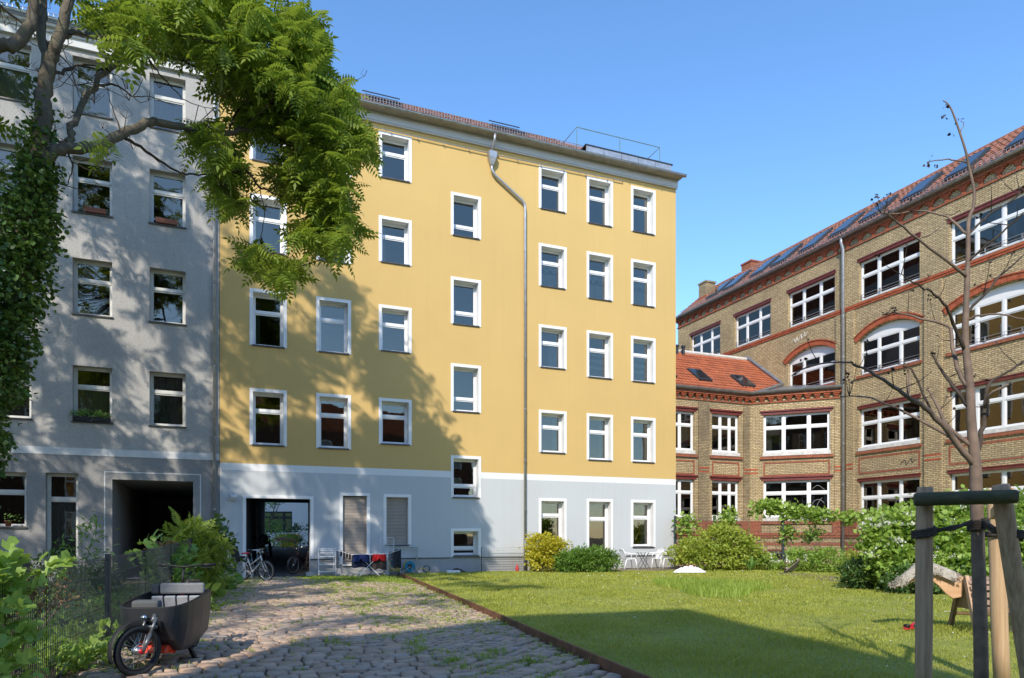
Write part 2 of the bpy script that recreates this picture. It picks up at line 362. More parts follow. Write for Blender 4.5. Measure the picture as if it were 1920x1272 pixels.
def tiles(mb, x0, x1, L, org, ux, us, un, tw=.22, th=.34, amp=.03):
    """pantiles on a slope: org + ux*x + us*s (up the slope) + un*normal"""
    nx = int((x1 - x0) / tw); ns = int(L / th); prof = [(0, 0), (.25, .035), (.5, .02), (.75, -.012), (1, 0)]
    for j in range(ns):
        for i in range(nx):
            xa = x0 + i * tw + (tw * .5 if False else 0); k = random.uniform(-.006, .006); s0, s1 = j * th - .05, (j + 1) * th
            base = []
            for q, hh in prof:
                base.append(org + ux * (xa + q * tw) + us * s0 + un * (hh + .055 + k)); base.append(org + ux * (xa + q * tw) + us * s1 + un * (hh + .012 + k)); base.append(org + ux * (xa + q * tw) + us * s0 + un * (hh + .03 + k))
            fs = []
            for q in range(4): fs.append((3 * q, 3 * q + 3, 3 * q + 4, 3 * q + 1)); fs.append((3 * q + 2, 3 * q + 5, 3 * q + 3, 3 * q))
            mb.add(base, fs)
def gutter(mb, x0, x1, y, z, r=.08, seg=7):
    vs = []
    for x in (x0, x1):
        for k in range(seg + 1):
            g = math.pi + math.pi * k / seg; vs.append((x, y + r * math.cos(g), z + r * math.sin(g)))
    n = seg + 1; mb.add(vs, [(k, k + 1, n + k + 1, n + k) for k in range(seg)] + [tuple(range(n)), tuple(range(2 * n - 1, n - 1, -1))])
    mb.tube([(x0, y - r, z + .005), (x1, y - r, z + .005)], .014, 6)
def downpipe(parent, pts, r=.05, clips=(), name='downpipe', mat='zinc_pipe'):
    o = MB().tube([Vector(p) for p in pts], r, 10).build(name, M[mat], parent, True)
    for c in clips: MB().tube([Vector(c) - Vector((0, 0, .02)), Vector(c) + Vector((0, 0, .02))], r + .012, 10).build('clip', M['zinc'], o)
    return o
# ================================================================ BUILDINGS
YO, YA = Vector((-10.262, 24.55, 0)), R(22.01)
YX, YN = Vector((math.cos(YA), math.sin(YA), 0)), Vector((math.sin(YA), -math.cos(YA), 0))
def yl(s, p, z=0): return YO + YX * s + YN * p + Vector((0, 0, z))      # point in front (p metres) of the yellow and grey fronts
def ys(u, p=0.):                                                       # facade coordinate s of a photo column, p metres in front
    t = (u - 960) / F; n = -YN; D = (YO.dot(n) - p) / (t * n.x + n.y); return (Vector((t * D, D, 0)) - YO).dot(YX)
def yz(u, v, p=0.):
    t = (u - 960) / F; n = -YN; D = (YO.dot(n) - p) / (t * n.x + n.y); return HC + (HZ - v) / F * D
# ---------------------------------------------------------------- yellow house
def yellow_house():
    root = empty('yellow_house', YO, YA, 'tall yellow plastered apartment house with pale grey ground floor and gateway', 'house')
    W_, H_ = 19.08, 17.45; T = .11
    cols = {'L1': (.98, 2.25), 'L2': (3.28, 4.55), 'L3': (5.59, 6.87), 'R4': (12.27, 13.56), 'R5': (14.52, 15.81), 'R6': (16.72, 17.99)}
    hgt = {'L1': 2.03, 'L2': 2.03, 'L3': 1.76, 'R4': 1.78, 'R5': 2.0, 'R6': 2.0}
    wins = []
    for c, (a, b) in cols.items():
        for k, top in enumerate((16.93, 13.70, 10.31, 6.75)): wins.append((c, a + T, b - T, top - hgt[c], top - T, 'A', k))
    for k, (zt, zb) in enumerate(((15.13, 13.42), (11.77, 9.9), (8.33, 6.43), (4.68, 3.0), (1.78, .66))): wins.append(('S', 8.45 + T, 9.72 - T, zb, zt - T, 'S', k))
    wins += [('R4', 12.38, 13.45, 1.15, 2.95, 'G', 4), ('R5', 14.63, 15.70, .30, 2.97, 'D', 4), ('R6', 16.83, 17.88, .98, 2.97, 'G', 4)]
    shut = [(4.24, 5.15, .42, 2.99), (5.88, 6.74, 1.15, 2.97)]
    gate = (.86, 3.08, -1, 2.83)
    holes = [w[1:5] for w in wins] + shut + [gate]
    for nm, z0, z1, mt, y in (('plinth', -.2, .63, 'plinth', .035), ('ground_floor_wall', .63, 3.80, 'pale_plaster', 0), ('band', 3.80, 4.05, 'white_plaster', 0), ('wall', 4.05, H_, 'yellow', 0)):
        wall_holes(0, W_, z0, z1, holes, y, .42 - y).build(nm, M[mt], root)
    MB().box(0, .86, -.004, .034, .60, .63).box(3.08, 8.4, -.004, .034, .60, .63).box(9.8, W_, -.004, .034, .60, .63).build('plinth_shadow_strip', M['sill_dark'], root)  # dark strip stands in for the shadow line under the overhanging wall
    # shell and rooms
    sh = MB(); sh.quad((W_, 0, -.2), (W_, 13, -.2), (W_, 13, H_ + .6), (W_, 0, H_)); sh.quad((0, 13, 3.3), (0, 13, H_), (0, 0, H_), (0, 0, 3.3))
    sh.quad((W_, 13, -.2), (4.35, 13, -.2), (4.35, 13, H_), (W_, 13, H_)); sh.quad((4.35, 13, 3.3), (0, 13, 3.3), (0, 13, H_), (4.35, 13, H_)); sh.quad((2.08, 13, -.2), (0, 13, -.2), (0, 13, 3.3), (2.08, 13, 3.3))
    sh.build('side_and_back_wall', M['pale_plaster'], root)
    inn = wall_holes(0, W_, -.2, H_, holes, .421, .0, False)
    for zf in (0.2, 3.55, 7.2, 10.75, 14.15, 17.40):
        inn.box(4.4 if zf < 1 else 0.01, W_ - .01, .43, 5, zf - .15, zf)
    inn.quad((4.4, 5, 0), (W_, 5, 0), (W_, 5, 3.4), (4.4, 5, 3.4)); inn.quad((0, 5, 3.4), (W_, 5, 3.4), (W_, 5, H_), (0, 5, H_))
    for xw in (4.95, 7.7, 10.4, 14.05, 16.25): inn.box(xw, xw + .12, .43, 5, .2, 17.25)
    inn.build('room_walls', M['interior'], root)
    # gateway tunnel, climbing gently to the court behind
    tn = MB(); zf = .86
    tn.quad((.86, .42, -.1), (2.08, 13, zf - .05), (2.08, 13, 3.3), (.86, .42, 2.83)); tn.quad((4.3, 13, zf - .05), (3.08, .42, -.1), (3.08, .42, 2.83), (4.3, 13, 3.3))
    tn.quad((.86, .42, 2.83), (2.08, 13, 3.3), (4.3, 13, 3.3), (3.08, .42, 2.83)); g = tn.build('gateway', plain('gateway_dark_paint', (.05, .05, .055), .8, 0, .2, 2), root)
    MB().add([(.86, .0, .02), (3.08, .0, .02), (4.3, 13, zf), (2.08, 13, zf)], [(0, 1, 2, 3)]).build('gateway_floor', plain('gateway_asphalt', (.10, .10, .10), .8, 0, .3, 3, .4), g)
    MB().box(1.35, 1.40, 4.1, 4.16, .3, 2.6).build('pipe', M['sill_dark'], g)
    t = MB(); t.box(.75, .864, -.02, .1, 0, 2.94).box(3.076, 3.19, -.02, .1, .63, 2.94).box(.864, 3.076, -.02, .1, 2.826, 2.94); t.build('gateway_surround', M['white_paint'], g)
    # windows
    for c, a, b, z0, z1, kind, k in wins:
        w, h = b - a, z1 - z0
        if kind == 'S': o = window(root, a, .30, z0 + .03, w, h - .03, (), (.30,)); 
        elif kind == 'D': o = window(root, a, .30, z0, w, h, (), (.72,), name='garden_door')
        else: o = window(root, a, .30, z0 + .03, w, h - .03, (), (.66,))
        oz = 0 if kind == 'D' else -.03
        surround(o, 0, -.30, oz, w, h, T, .02)
        if kind != 'D': sill(o, 0, -.30, -.005, w, .29)
        r = random.random()
        if (c, k) in (('R4', 1), ('R5', 1), ('R6', 1)):
            curtain(o, .06, .14, h * .42, w - .12, h * .22, scallop=.16); curtain(o, .06, .16, .08, w - .12, h * .35, wave=.015, scallop=-.1)
        elif (c, k) in (('R5', 2), ('R6', 2)):
            for q in range(3): MB().box(.05, w - .05, .14, .15, h * (.24 + .15 * q), h * (.31 + .15 * q)).build('blind', M['curtain'], o)
        elif c == 'R4' and k == 2: curtain(o, w * .52, .2, .1, w * .42, h * .52)
        elif kind == 'A' and k == 3 and c[0] == 'R':
            curtain(o, w * .72, .2, .08, w * .24, h * .85); curtain(o, .05, .2, .08, w * .16, h * .85)
        elif (c, k) in (('L1', 2), ('L3', 1)): curtain(o, .05, .2, .08, w * .2, h * .85)
        elif kind == 'G': curtain(o, w * .68, .2, .08, w * .26, h * .85); 
    for a, b, z0, z1 in shut:
        w, h = b - a, z1 - z0; mb = MB(); n = int(h / .055)
        for i in range(n):
            za = i * .055; zb = za + .048; mb.add([(0, .004, za), (w, .004, za), (w, -.008, za + .024), (0, -.008, za + .024), (w, .004, zb), (0, .004, zb), (w, .004, za + .055), (0, .004, za + .055)], [(0, 1, 2, 3), (3, 2, 4, 5), (5, 4, 6, 7)])
        o = mb.build('roller_shutter', M['shutter'], root, loc=(a, .12, z0)); surround(o, 0, -.12, 0, w, h, T, .02, dep=.12)
        MB().box(-.02, w + .02, -.17, .02, -.06, -.01).build('sill', M['sill_dark' if z0 > 1 else 'white_paint'], o)
    # eaves
    MB().box(-.02, W_ + .03, -.12, .0, 17.24, 17.56).box(-.02, W_ + .03, -.09, .0, 17.19, 17.24).build('cornice', M['fascia'], root)
    MB().box(-.02, W_ + .10, -.44, .02, 17.56, 17.62).build('soffit', plain('eaves_board', (.36, .33, .29), .7, 0, .2, 3), root)
    gm = MB(); gutter(gm, -.05, W_ + .16, -.52, 17.60, .085)
    for x in np.arange(.5, 19, .83): gm.box(x, x + .03, -.61, -.44, 17.505, 17.525)
    gm.build('gutter', M['zinc'], root)
    ro = Vector((0, -.42, 17.63)); us = Vector((0, math.cos(R(35)), math.sin(R(35)))); un = Vector((0, -math.sin(R(35)), math.cos(R(35))))
    rf = MB(); rf.quad(ro, ro + Vector((W_, 0, 0)), ro + Vector((W_, 0, 0)) + us * 4, ro + us * 4); rf.quad(ro + us * 4, ro + us * 4 + Vector((W_, 0, 0)), Vector((W_, 13, 19.5)), Vector((0, 13, 19.5)))
    rf.quad((W_ + .01, -.4, 17.62), (W_ + .01, 3, 19.9), (W_ + .01, 13, 19.5), (W_ + .01, 13, 17))
    rfo = rf.build('roof', M['tile_old'], root)
    tm = MB(); tiles(tm, 0, 14.3, 4, ro, Vector((1, 0, 0)), us, un, .2, .34); tag(tm.build('roof_tiles', M['tile_old'], rfo), kind='stuff')
    sg = MB()
    for x in np.arange(.1, 14.2, .115): p = ro + us * .35 + Vector((x, 0, 0)); sg.box(p.x - .008, p.x + .008, p.y - .008, p.y + .008, p.z + .03, p.z + .27)
    for zz in (.05, .16, .27):
        p = ro + us * .35; sg.tube([(0.05, p.y, p.z + zz), (14.25, p.y, p.z + zz)], .012, 5)
    for x in np.arange(.1, 14.2, .83): p = ro + us * .35 + Vector((x, 0, 0)); sg.bar(p + Vector((0, 0, .28)), p + us * .3 + un * .06, .02, .02)
    sg.build('snow_guard', M['zinc_pipe'], rfo)
    for x, w in ((5.25, 1.3), (10.55, 1.2)):
        p = ro + us * .9 + un * .12; sk = MB(); sk.obox(p + Vector((x + w / 2, 0, 0)) + us * .5, Vector((w / 2, 0, 0)), us * .5, un * .07); sk.build('skylight', M['dark_metal'], rfo)
        sk = MB(); p = ro + us * 2.0 + un * .26; sk.bar(p + Vector((x - .1, 0, 0)), p + Vector((x + w + .1, 0, 0)), .03, .03); sk.build('hatch_edge', M['dark_metal'], rfo)
    pr = MB()
    for i in range(5): pr.box(14.35 + i * .86, 14.35 + i * .86 + .84, -.30, -.27, 17.72, 18.06)
    pr.build('terrace_cladding', M['zinc_pipe'], root); MB().box(14.3, 18.7, -.33, .3, 18.06, 18.10).build('terrace_coping', M['anthracite'], root)
    ra = MB(); rl = plain('railing_green', (.18, .30, .30), .5, .3, .1)
    for x, y in ((14.0, -.1), (16.1, -.1), (18.15, -.1), (14.0, 1.4), (18.15, 1.4)): ra.box(x, x + .03, y, y + .03, 18.0, 18.85)
    ra.tube([(14.0, 1.4, 18.86), (14.0, -.09, 18.86), (18.17, -.09, 18.86), (18.17, 1.4, 18.86)], .02, 6); ra.build('terrace_railing', rl, root)
    # rain pipe, with hopper head, and cable tubes under the eaves
    xa, xb = 10.14, 11.60
    dp = downpipe(root, [(xa, -.50, 17.52), (xa, -.45, 17.3), (xa, -.17, 17.05), (xa, -.13, 16.95)], .055)
    hp = MB(); hp.add([(xa - .17, -.30, 16.95), (xa + .17, -.30, 16.95), (xa + .17, -.02, 16.95), (xa - .17, -.02, 16.95), (xa - .15, -.28, 16.72), (xa + .15, -.28, 16.72), (xa + .15, -.03, 16.72), (xa - .15, -.03, 16.72), (xa - .06, -.19, 16.45), (xa + .06, -.19, 16.45), (xa + .06, -.07, 16.45), (xa - .06, -.07, 16.45)],
                      [(3, 2, 1, 0), (0, 1, 5, 4), (1, 2, 6, 5), (2, 3, 7, 6), (3, 0, 4, 7), (4, 5, 9, 8), (5, 6, 10, 9), (6, 7, 11, 10), (7, 4, 8, 11), (8, 9, 10, 11)]); hp.build('hopper_head', M['zinc_pipe'], dp)
    P = [(xa, -.13, 16.46), (xa, -.13, 16.30), (xa + .06, -.13, 16.17), (xa + .16, -.13, 16.06), (xb - .12, -.13, 15.26), (xb - .03, -.13, 15.15), (xb, -.13, 15.0), (xb, -.13, 1.3)]
    d2 = downpipe(root, P, .055, [(xb, -.13, z) for z in (13.2, 11.2, 8.9, 6.7, 4.6, 2.6)]); MB().tube([(xb, -.13, 1.32), (xb, -.13, .02)], .068, 10).build('standpipe', M['zinc'], d2, True)
    cb = MB(); cb.tube([(.3, -.09, 17.02), (9.96, -.09, 16.93)], .022, 6); cb.tube([(10.3, -.09, 16.92), (16.25, -.09, 17.0), (16.28, -.03, 17.0)], .022, 6)
    for x in np.arange(.8, 16, 1.05): cb.box(x, x + .015, -.11, 0, 16.86, 16.94)
    cb.build('cable_tube', M['zinc_pipe'], root)
    lm = MB(); lm.add([(.36, -.28, 2.83), (.56, -.28, 2.83), (.56, -.06, 2.94), (.36, -.06, 2.94), (.38, -.24, 2.74), (.54, -.24, 2.74), (.54, -.08, 2.78), (.38, -.08, 2.78)], [(3, 2, 1, 0), (4, 5, 6, 7), (0, 1, 5, 4), (1, 2, 6, 5), (2, 3, 7, 6), (3, 0, 4, 7)])
    lm.box(.44, .48, -.08, 0, 2.7, 2.78); lm.build('wall_lamp', M['frame_grey'], root)
    tp = MB(); tp.box(6.02, 7.12, -.19, -.13, 1.02, 1.05).box(7.02, 7.06, -.17, -.13, .32, 1.02); tp.build('water_pipe', M['zinc'], root)
    MB().box(2.9, 3.2, -.30, -.045, -.02, .16).box(3.2, 4.0, -.28, -.045, -.02, .14).box(3.18, 6.9, -.24, -.046, -.02, .07).build('step', M['plinth'], root)
    return root
yellow_house()
# ---------------------------------------------------------------- grey house
def grey_house():
    root = empty('grey_house', YO, YA, 'grey roughcast apartment house beside the yellow one, dappled by tree shade', 'house')
    X0, X1, H_ = -13.5, -.012, 17.72; wins = []
    for ci, (a, b) in enumerate(((-9.0, -7.86), (-6.73, -5.59), (-4.45, -3.31), (-2.2, -1.09))):
        for k, top in enumerate((17.22, 13.95, 10.6, 7.07)): wins.append((a, b, top - 1.86, top, 'w', ci, k))
    wins += [(-6.85, -5.72, 1.72, 3.5, 'w', 1, 4), (-5.2, -4.29, .25, 3.52, 'd', 0, 4)]
    gate = (-3.31, -.85, -1, 3.36); holes = [w[:4] for w in wins] + [gate]; Y = .02
    for nm, z0, z1, mt in (('base_wall', -.2, 4.12, 'grey_dark'), ('band', 4.12, 4.36, 'grey_band'), ('wall', 4.36, H_, 'grey_rough')):
        wall_holes(X0, X1, z0, z1, holes, Y - (.012 if nm == 'band' else 0), .42).build(nm, M[mt], root)
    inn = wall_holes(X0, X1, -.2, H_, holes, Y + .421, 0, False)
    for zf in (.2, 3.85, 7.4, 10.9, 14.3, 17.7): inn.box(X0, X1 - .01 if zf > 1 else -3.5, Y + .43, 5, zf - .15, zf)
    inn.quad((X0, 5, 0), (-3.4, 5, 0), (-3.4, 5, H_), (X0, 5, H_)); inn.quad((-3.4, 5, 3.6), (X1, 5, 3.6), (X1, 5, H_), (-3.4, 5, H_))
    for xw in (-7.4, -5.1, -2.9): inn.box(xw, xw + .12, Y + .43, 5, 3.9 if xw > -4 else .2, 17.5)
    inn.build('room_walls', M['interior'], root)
    sh = MB(); sh.quad((X0, 0, 0), (X0, 12, 0), (X0, 12, H_), (X0, 0, H_)); sh.quad((X0, 12, 0), (X1, 12, 0), (X1, 12, H_), (X0, 12, H_)); sh.build('back_wall', M['grey_rough'], root)
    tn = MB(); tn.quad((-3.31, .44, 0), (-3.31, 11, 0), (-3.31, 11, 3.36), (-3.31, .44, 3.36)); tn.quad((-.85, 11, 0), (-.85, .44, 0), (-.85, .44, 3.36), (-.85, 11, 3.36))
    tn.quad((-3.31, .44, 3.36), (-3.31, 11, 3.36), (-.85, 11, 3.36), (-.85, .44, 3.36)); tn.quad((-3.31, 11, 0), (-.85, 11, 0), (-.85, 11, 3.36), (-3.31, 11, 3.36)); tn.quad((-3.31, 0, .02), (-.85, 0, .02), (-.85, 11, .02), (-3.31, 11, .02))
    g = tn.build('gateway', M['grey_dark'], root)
    MB().box(-.93, -.87, 2.2, 2.9, .1, 2.9).build('gate_leaf', woodmat('brown_gate_wood', (.16, .09, .04), (.26, .15, .07)), g)
    t = MB(); a, b = ys(195), ys(377); t.box(a, a + .035, Y - .008, Y, .3, 3.62).box(b - .035, b, Y - .008, Y, .3, 3.62).box(a + .035, b - .035, Y - .008, Y, 3.585, 3.62); t.build('painted_line', M['grey_band'], g)
    for a, b, z0, z1, kd, ci, k in wins:
        w, h = b - a, z1 - z0
        o = window(root, a, Y + .24, z0 + (.03 if kd == 'w' else 0), w, h - (.03 if kd == 'w' else 0), (), (.64 if kd == 'w' else .74,), mat='frame_grey', name='window' if kd == 'w' else 'garden_door')
        if kd == 'w': sill(o, 0, -.24, -.005, w, .23)
        if (ci, k) in ((2, 3), (3, 3), (1, 3)): curtain(o, .08, .1, .1, w - .16, h * (.62 if ci < 3 else .86), wave=.02)
        if k == 0: curtain(o, .08, .12, .1, w - .16, h * .55, wave=.012)
        if kd == 'd': curtain(o, .1, .1, .1, w - .2, h * .7, 'curtain', .03)
    MB().box(X0, X1, -.10, Y, H_ - .28, H_ - .02).box(X0, X1, -.16, Y, H_ - .02, H_ + .10).box(X0, X1, -.3, Y, H_ + .10, H_ + .2).build('cornice', M['grey_band'], root)
    gm = MB(); gutter(gm, X0, X1 + .02, -.38, H_ + .28, .085); gm.build('gutter', plain('blue_grey_zinc', (.30, .36, .42), .4, .5, .2), root)
    rf = MB(); rf.quad((X0, -.3, H_ + .22), (X1, -.3, H_ + .22), (X1, 3.2, H_ + 2.5), (X0, 3.2, H_ + 2.5)); rf.quad((X0, 3.2, H_ + 2.5), (X1, 3.2, H_ + 2.5), (X1, 12, H_ + 2), (X0, 12, H_ + 2)); rf.quad((X1, -.3, H_ + .2), (X1, 12, H_ + .2), (X1, 12, H_ + 2), (X1, 3.2, H_ + 2.5))
    r = rf.build('roof', M['zinc'], root); dm = MB(); dm.box(-3.9, -1.4, .3, 3, H_ + .5, H_ + 1.45); dm.build('dormer', M['white_plaster'], r)
    [MB().box(x, x + .7, .27, .31, H_ + .7, H_ + 1.2).build('dormer_cladding', M['tile_old'], r) for x in (-3.7, -2.4)]
    sg = MB()
    for x in np.arange(X0, -4.2, .14): sg.box(x, x + .015, -.1, -.08, H_ + .36, H_ + .62)
    sg.tube([(X0, -.09, H_ + .62), (-4.2, -.09, H_ + .62)], .012, 5); sg.tube([(X0, -.09, H_ + .45), (-4.2, -.09, H_ + .45)], .012, 5); sg.build('snow_guard', M['zinc_pipe'], r)
    x = -.17; downpipe(root, [(x, -.30, H_ + .2), (x, -.1, H_ - .35), (x, -.07, H_ - .6), (x, -.07, .1)], .05, [(x, -.07, z) for z in (15.8, 13.2, 10.2, 7.4, 4.9, 2.4)], mat='zinc_pipe')
    return root
grey_house()
# ---------------------------------------------------------------- brick buildings
BO, BA = Vector((16.2, 34.3, 0)), R(-68.0)
BX, BY = Vector((math.cos(BA), math.sin(BA), 0)), Vector((-math.sin(BA), math.cos(BA), 0))
def bl(x, y, z=0): return BO + BX * x + BY * y + Vector((0, 0, z))
def arc_pts(a, b, z0, rise, n=14):
    w = b - a; r = (w * w / 4 + rise * rise) / (2 * rise); c = (a + b) / 2; zc = z0 + rise - r; h = math.asin(min(1, w / 2 / r))
    return [(c + r * math.sin(t), zc + r * math.cos(t)) for t in np.linspace(-h, h, n)], (c, zc, r, h)
def arch(root, a, b, z0, rise, ztop, y=0., depth=.30, ring=.24, over=.14, mat='brick'):
    """fill above a segmental arch plus a ring of red voussoirs"""
    pts, (c, zc, r, h) = arc_pts(a, b, z0, rise); mb = MB()
    for (x0, za), (x1, zb) in zip(pts[:-1], pts[1:]):
        mb.quad((x0, y, za), (x1, y, zb), (x1, y, ztop), (x0, y, ztop)); mb.quad((x0, y, za), (x0, y + depth, za), (x1, y + depth, zb), (x1, y, zb))
    o = mb.build('arch_wall', M[mat], root); n = int(2 * (h + .03) * r / .115); ro = None; h2 = h + over / r
    vm = {}
    for k in range(n):
        t = -h2 + (k + .5) * 2 * h2 / n; dt = h2 / n * .93; q = MB(); p = .06 if True else 0
        f = [(c + rr * math.sin(tt), zc + rr * math.cos(tt)) for rr, tt in ((r + .01, t - dt), (r + .01, t + dt), (r + ring, t + dt), (r + ring, t - dt))]
        q.prism(f, y - p, y + .02); q.build('voussoir', M['redbrick_plain'], o)
    pts2 = [(c + (r + ring + .035) * math.sin(t), zc + (r + ring + .035) * math.cos(t)) for t in np.linspace(-h2, h2, 16)]; q = MB()
    for (x0, za), (x1, zb) in zip(pts2[:-1], pts2[1:]): q.add([(x0, y - .09, za - .033), (x1, y - .09, zb - .033), (x1, y - .09, zb + .02), (x0, y - .09, za + .02), (x0, y, za - .033), (x1, y, zb - .033), (x1, y, zb + .02), (x0, y, za + .02)], [(0, 1, 2, 3), (3, 2, 6, 7), (0, 4, 5, 1)])
    q.build('hood_mould', M['redbrick_plain'], o)
    return pts
M['redbrick_plain'] = plain('red_brick_plain', (.40, .105, .05), .85, 0, .3, 7, .5, .006, 30, .2, ((.14, .05, .03), 3))
def outline(root, a, b, z0, z1, y, t=.085, p=.012, name='red_panel_frame', mat='redbrick'):
    mb = MB(); mb.box(a, a + t, y - p, y + .01, z0, z1).box(b - t, b, y - p, y + .01, z0, z1).box(a + t, b - t, y - p, y + .01, z0, z0 + t).box(a + t, b - t, y - p, y + .01, z1 - t, z1)
    return mb.build(name, M[mat], root)
def bars(win, w, z, n=2, dz=.13):
    mb = MB()
    for k in range(n): mb.tube([(.02, -.07, z + k * dz), (w - .02, -.07, z + k * dz)], .011, 5)
    for x in (.05, w / 3, 2 * w / 3, w - .05): mb.box(x - .01, x + .01, -.075, -.0, z - .04, z + dz * (n - 1) + .02)
    return mb.build('guard_rail', M['zinc_pipe'], win)
def corbel_table(root, x0, x1, ztop, y, step, mat='redbrick_plain'):
    mb = MB(); w = step
    mb.box(-.075, .075, -.05, .0, -.46, -.35).box(-.10, .10, -.06, 0, -.35, -.28).box(-.14, .14, -.07, 0, -.28, -.22).box(-.20, .20, -.085, 0, -.22, -.165).box(-.31, .31, -.10, 0, -.165, -.12)
    me = mb.mesh('corbel', M[mat])
    n = int((x1 - x0) / step)
    for i in range(n + 1): link('corbel', me, root, (x0 + i * step, y, ztop))
    m2 = MB(); m2.box(x0 - .3, x1 + .3, y - .14, y, ztop - .12, ztop).box(x0 - .3, x1 + .3, y - .05, y, ztop - .54, ztop - .46); return m2.build('frieze', M['redbrick'], root)
def smooth3(pts): return [p for p, r in smooth_path([tuple(q) + (0,) for q in pts], 5)]
def brick_main():
    root = empty('brick_factory_building', BO, BA, 'long yellow brick factory building with red arches and tiled roof on the right', 'building')
    X0, X1, H_ = -13.55, 15.0, 15.95; holes = []; W_ = []
    rows = {3: (12.66, 14.55), 2: (9.12, 10.80), 1: (5.66, 7.53), 0: (1.98, 4.08)}
    colsA = [(-12.2, -9.2), (-7.9, -4.9), (-3.6, -.45)]; colsB = [(.98, 4.15), (5.5, 9.75), (11.1, 14.3)]
    for c in colsA: W_.append((c, 3))
    W_.append((colsA[2], 2))
    for c in colsB:
        for r in (0, 1, 2, 3): W_.append((c, r))
    for (a, b), r in W_: holes.append((a, b, rows[r][0], rows[r][1] + (.55 if r == 2 else 0)))
    cell = [(1.3, 3.8, .18, .78), (5.9, 9.3, .18, .78)]; holes += cell
    wall_holes(X0, X1, 0, H_, holes, 0, .42).build('wall', M['brick'], root)
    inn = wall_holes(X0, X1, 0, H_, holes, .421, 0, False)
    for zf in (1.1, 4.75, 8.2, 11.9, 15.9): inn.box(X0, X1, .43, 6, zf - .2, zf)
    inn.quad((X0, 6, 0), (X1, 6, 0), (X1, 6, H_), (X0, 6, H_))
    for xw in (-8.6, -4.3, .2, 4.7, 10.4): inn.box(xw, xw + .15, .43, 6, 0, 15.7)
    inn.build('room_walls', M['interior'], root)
    sh = MB(); sh.quad((X0, 12, 0), (X0, 0, 0), (X0, 0, H_), (X0, 12, H_)); sh.quad((X1, 0, 0), (X1, 12, 0), (X1, 12, H_), (X1, 0, H_)); sh.quad((X1, 12, 0), (X0, 12, 0), (X0, 12, H_), (X1, 12, H_)); sh.build('side_and_back_wall', M['brick_dark'], root)
    for a, b in ((-.32, .12), (.30, .74), (4.42, 5.22), (9.98, 10.85), (14.5, 15.0)): MB().box(a, b, -.09, .003, 1.55, 12.35).build('pier', M['brick'], root)
    st = MB(); st.box(X0, X1, -.07, .0, 12.50, 12.60).box(X0, X1, -.045, .0, 12.40, 12.50); st.build('string_course', M['redbrick_plain'], root)
    for (a, b), r in W_:
        z0, z1 = rows[r]; w = b - a; nsp = 4 if w > 4 else 3
        xs = tuple(k / nsp for k in range(1, nsp)) if nsp == 4 else (.31, .67); y = .16
        if r == 2:
            o = window(root, a, y, z0 + .03, w, z1 - z0 - .03, xs, (.62,), glass='glass_dark', outer=.07, bar=.10)
            arch(root, a, b, z1, .48, z1 + .55, 0); p2, _ = arc_pts(a, b, z1, .46); q = MB(); q.prism([(a, z1 + .001)] + [p for p in p2 if p[1] > z1 + .002] + [(b, z1 + .001)], y, y + .05)
            q.build('arch_panel', M['frame_white'], o, loc=(-a, -y, -(z0 + .03)))
            MB().box(a - .12, b + .12, -.07, .14, z0 - .14, z0 - .005).build('brick_sill', M['redbrick'], root)
            bars(o, w, .14)
        else:
            o = window(root, a, y, z0 + .03, w, z1 - z0 - .03, xs, (.62,), glass='glass_dark', outer=.07, bar=.10)
            MB().box(a - .06, b + .06, -.025, .16, z1 - .004, z1 + .15).box(a - .06, b + .06, -.05, .0, z1 + .11, z1 + .15).build('lintel', M['red_steel'], root)
            if r == 3: bars(o, w, .16)
            if r in (0, 1):
                sill(o, 0, -.16, -.005, w, .15, .03, .16, 'sill_stone'); MB().box(a - .12, b + .12, -.075, .0, z0 - .29, z0 - .165).build('brick_ledge', M['redbrick'], root)
        if r == 1:
            outline(root, a - .02, b + .02, 4.42, 5.22, 0); 
        rr = random.random()
        if r == 3 and rr < .8: curtain(o, w * .38, .25, .1, w * .2, (z1 - z0) * .8)
        if r == 1: curtain(o, .1, .3, .1, w * .12, (z1 - z0) * .8, 'curtain_brown'); curtain(o, w * .8, .3, .1, w * .12, (z1 - z0) * .8, 'curtain_brown')
        if r in (0, 2) and rr < .6: MB().box(.1, w * .28, .35, .37, .1, 1.2).build('notice_board', M['curtain'], o)
    for a, b, z0, z1 in cell:
        o = window(root, a, .2, z0, b - a, z1 - z0, (.5,), (), outer=.09); MB().box(a - .1, b + .1, -.03, .1, z1, z1 + .09).build('lintel', M['red_steel'], root)
    bs = MB()
    for z0, z1, p in ((1.52, 1.66, .10), (1.40, 1.52, .06), (1.02, 1.16, .02)): bs.box(X0, X1, -p, 0, z0, z1)
    for a, b in ((-.4, .9), (4.3, 5.35), (9.9, 10.95)):
        bs.box(a, b, -.105, -.0, 1.66, 2.35)
        bs.box(a, b, -.02, 0, .55, .95)
    bs.build('base_mould', M['redbrick'], root)
    for a, b in ((.32, .72), (4.44, 5.2)):
        for z in (4.7, 4.9): MB().box(a, b, -.098, -.09, z, z + .08).build('red_stripe', M['redbrick_plain'], root)
    corbel_table(root, -13.3, 14.8, H_ - .02, 0, .72)
    gm = MB(); gutter(gm, X0 - .2, X1, -.30, H_ + .10, .10); gm.box(X0 - .15, X1, -.22, .02, H_ - .02, H_ + .06); gm.build('gutter', M['zinc'], root)
    p = R(40); us = Vector((0, math.cos(p), math.sin(p))); un = Vector((0, -math.sin(p), math.cos(p))); ro = Vector((0, -.22, H_ + .08)); L = 3.6; ex = Vector((1, 0, 0))
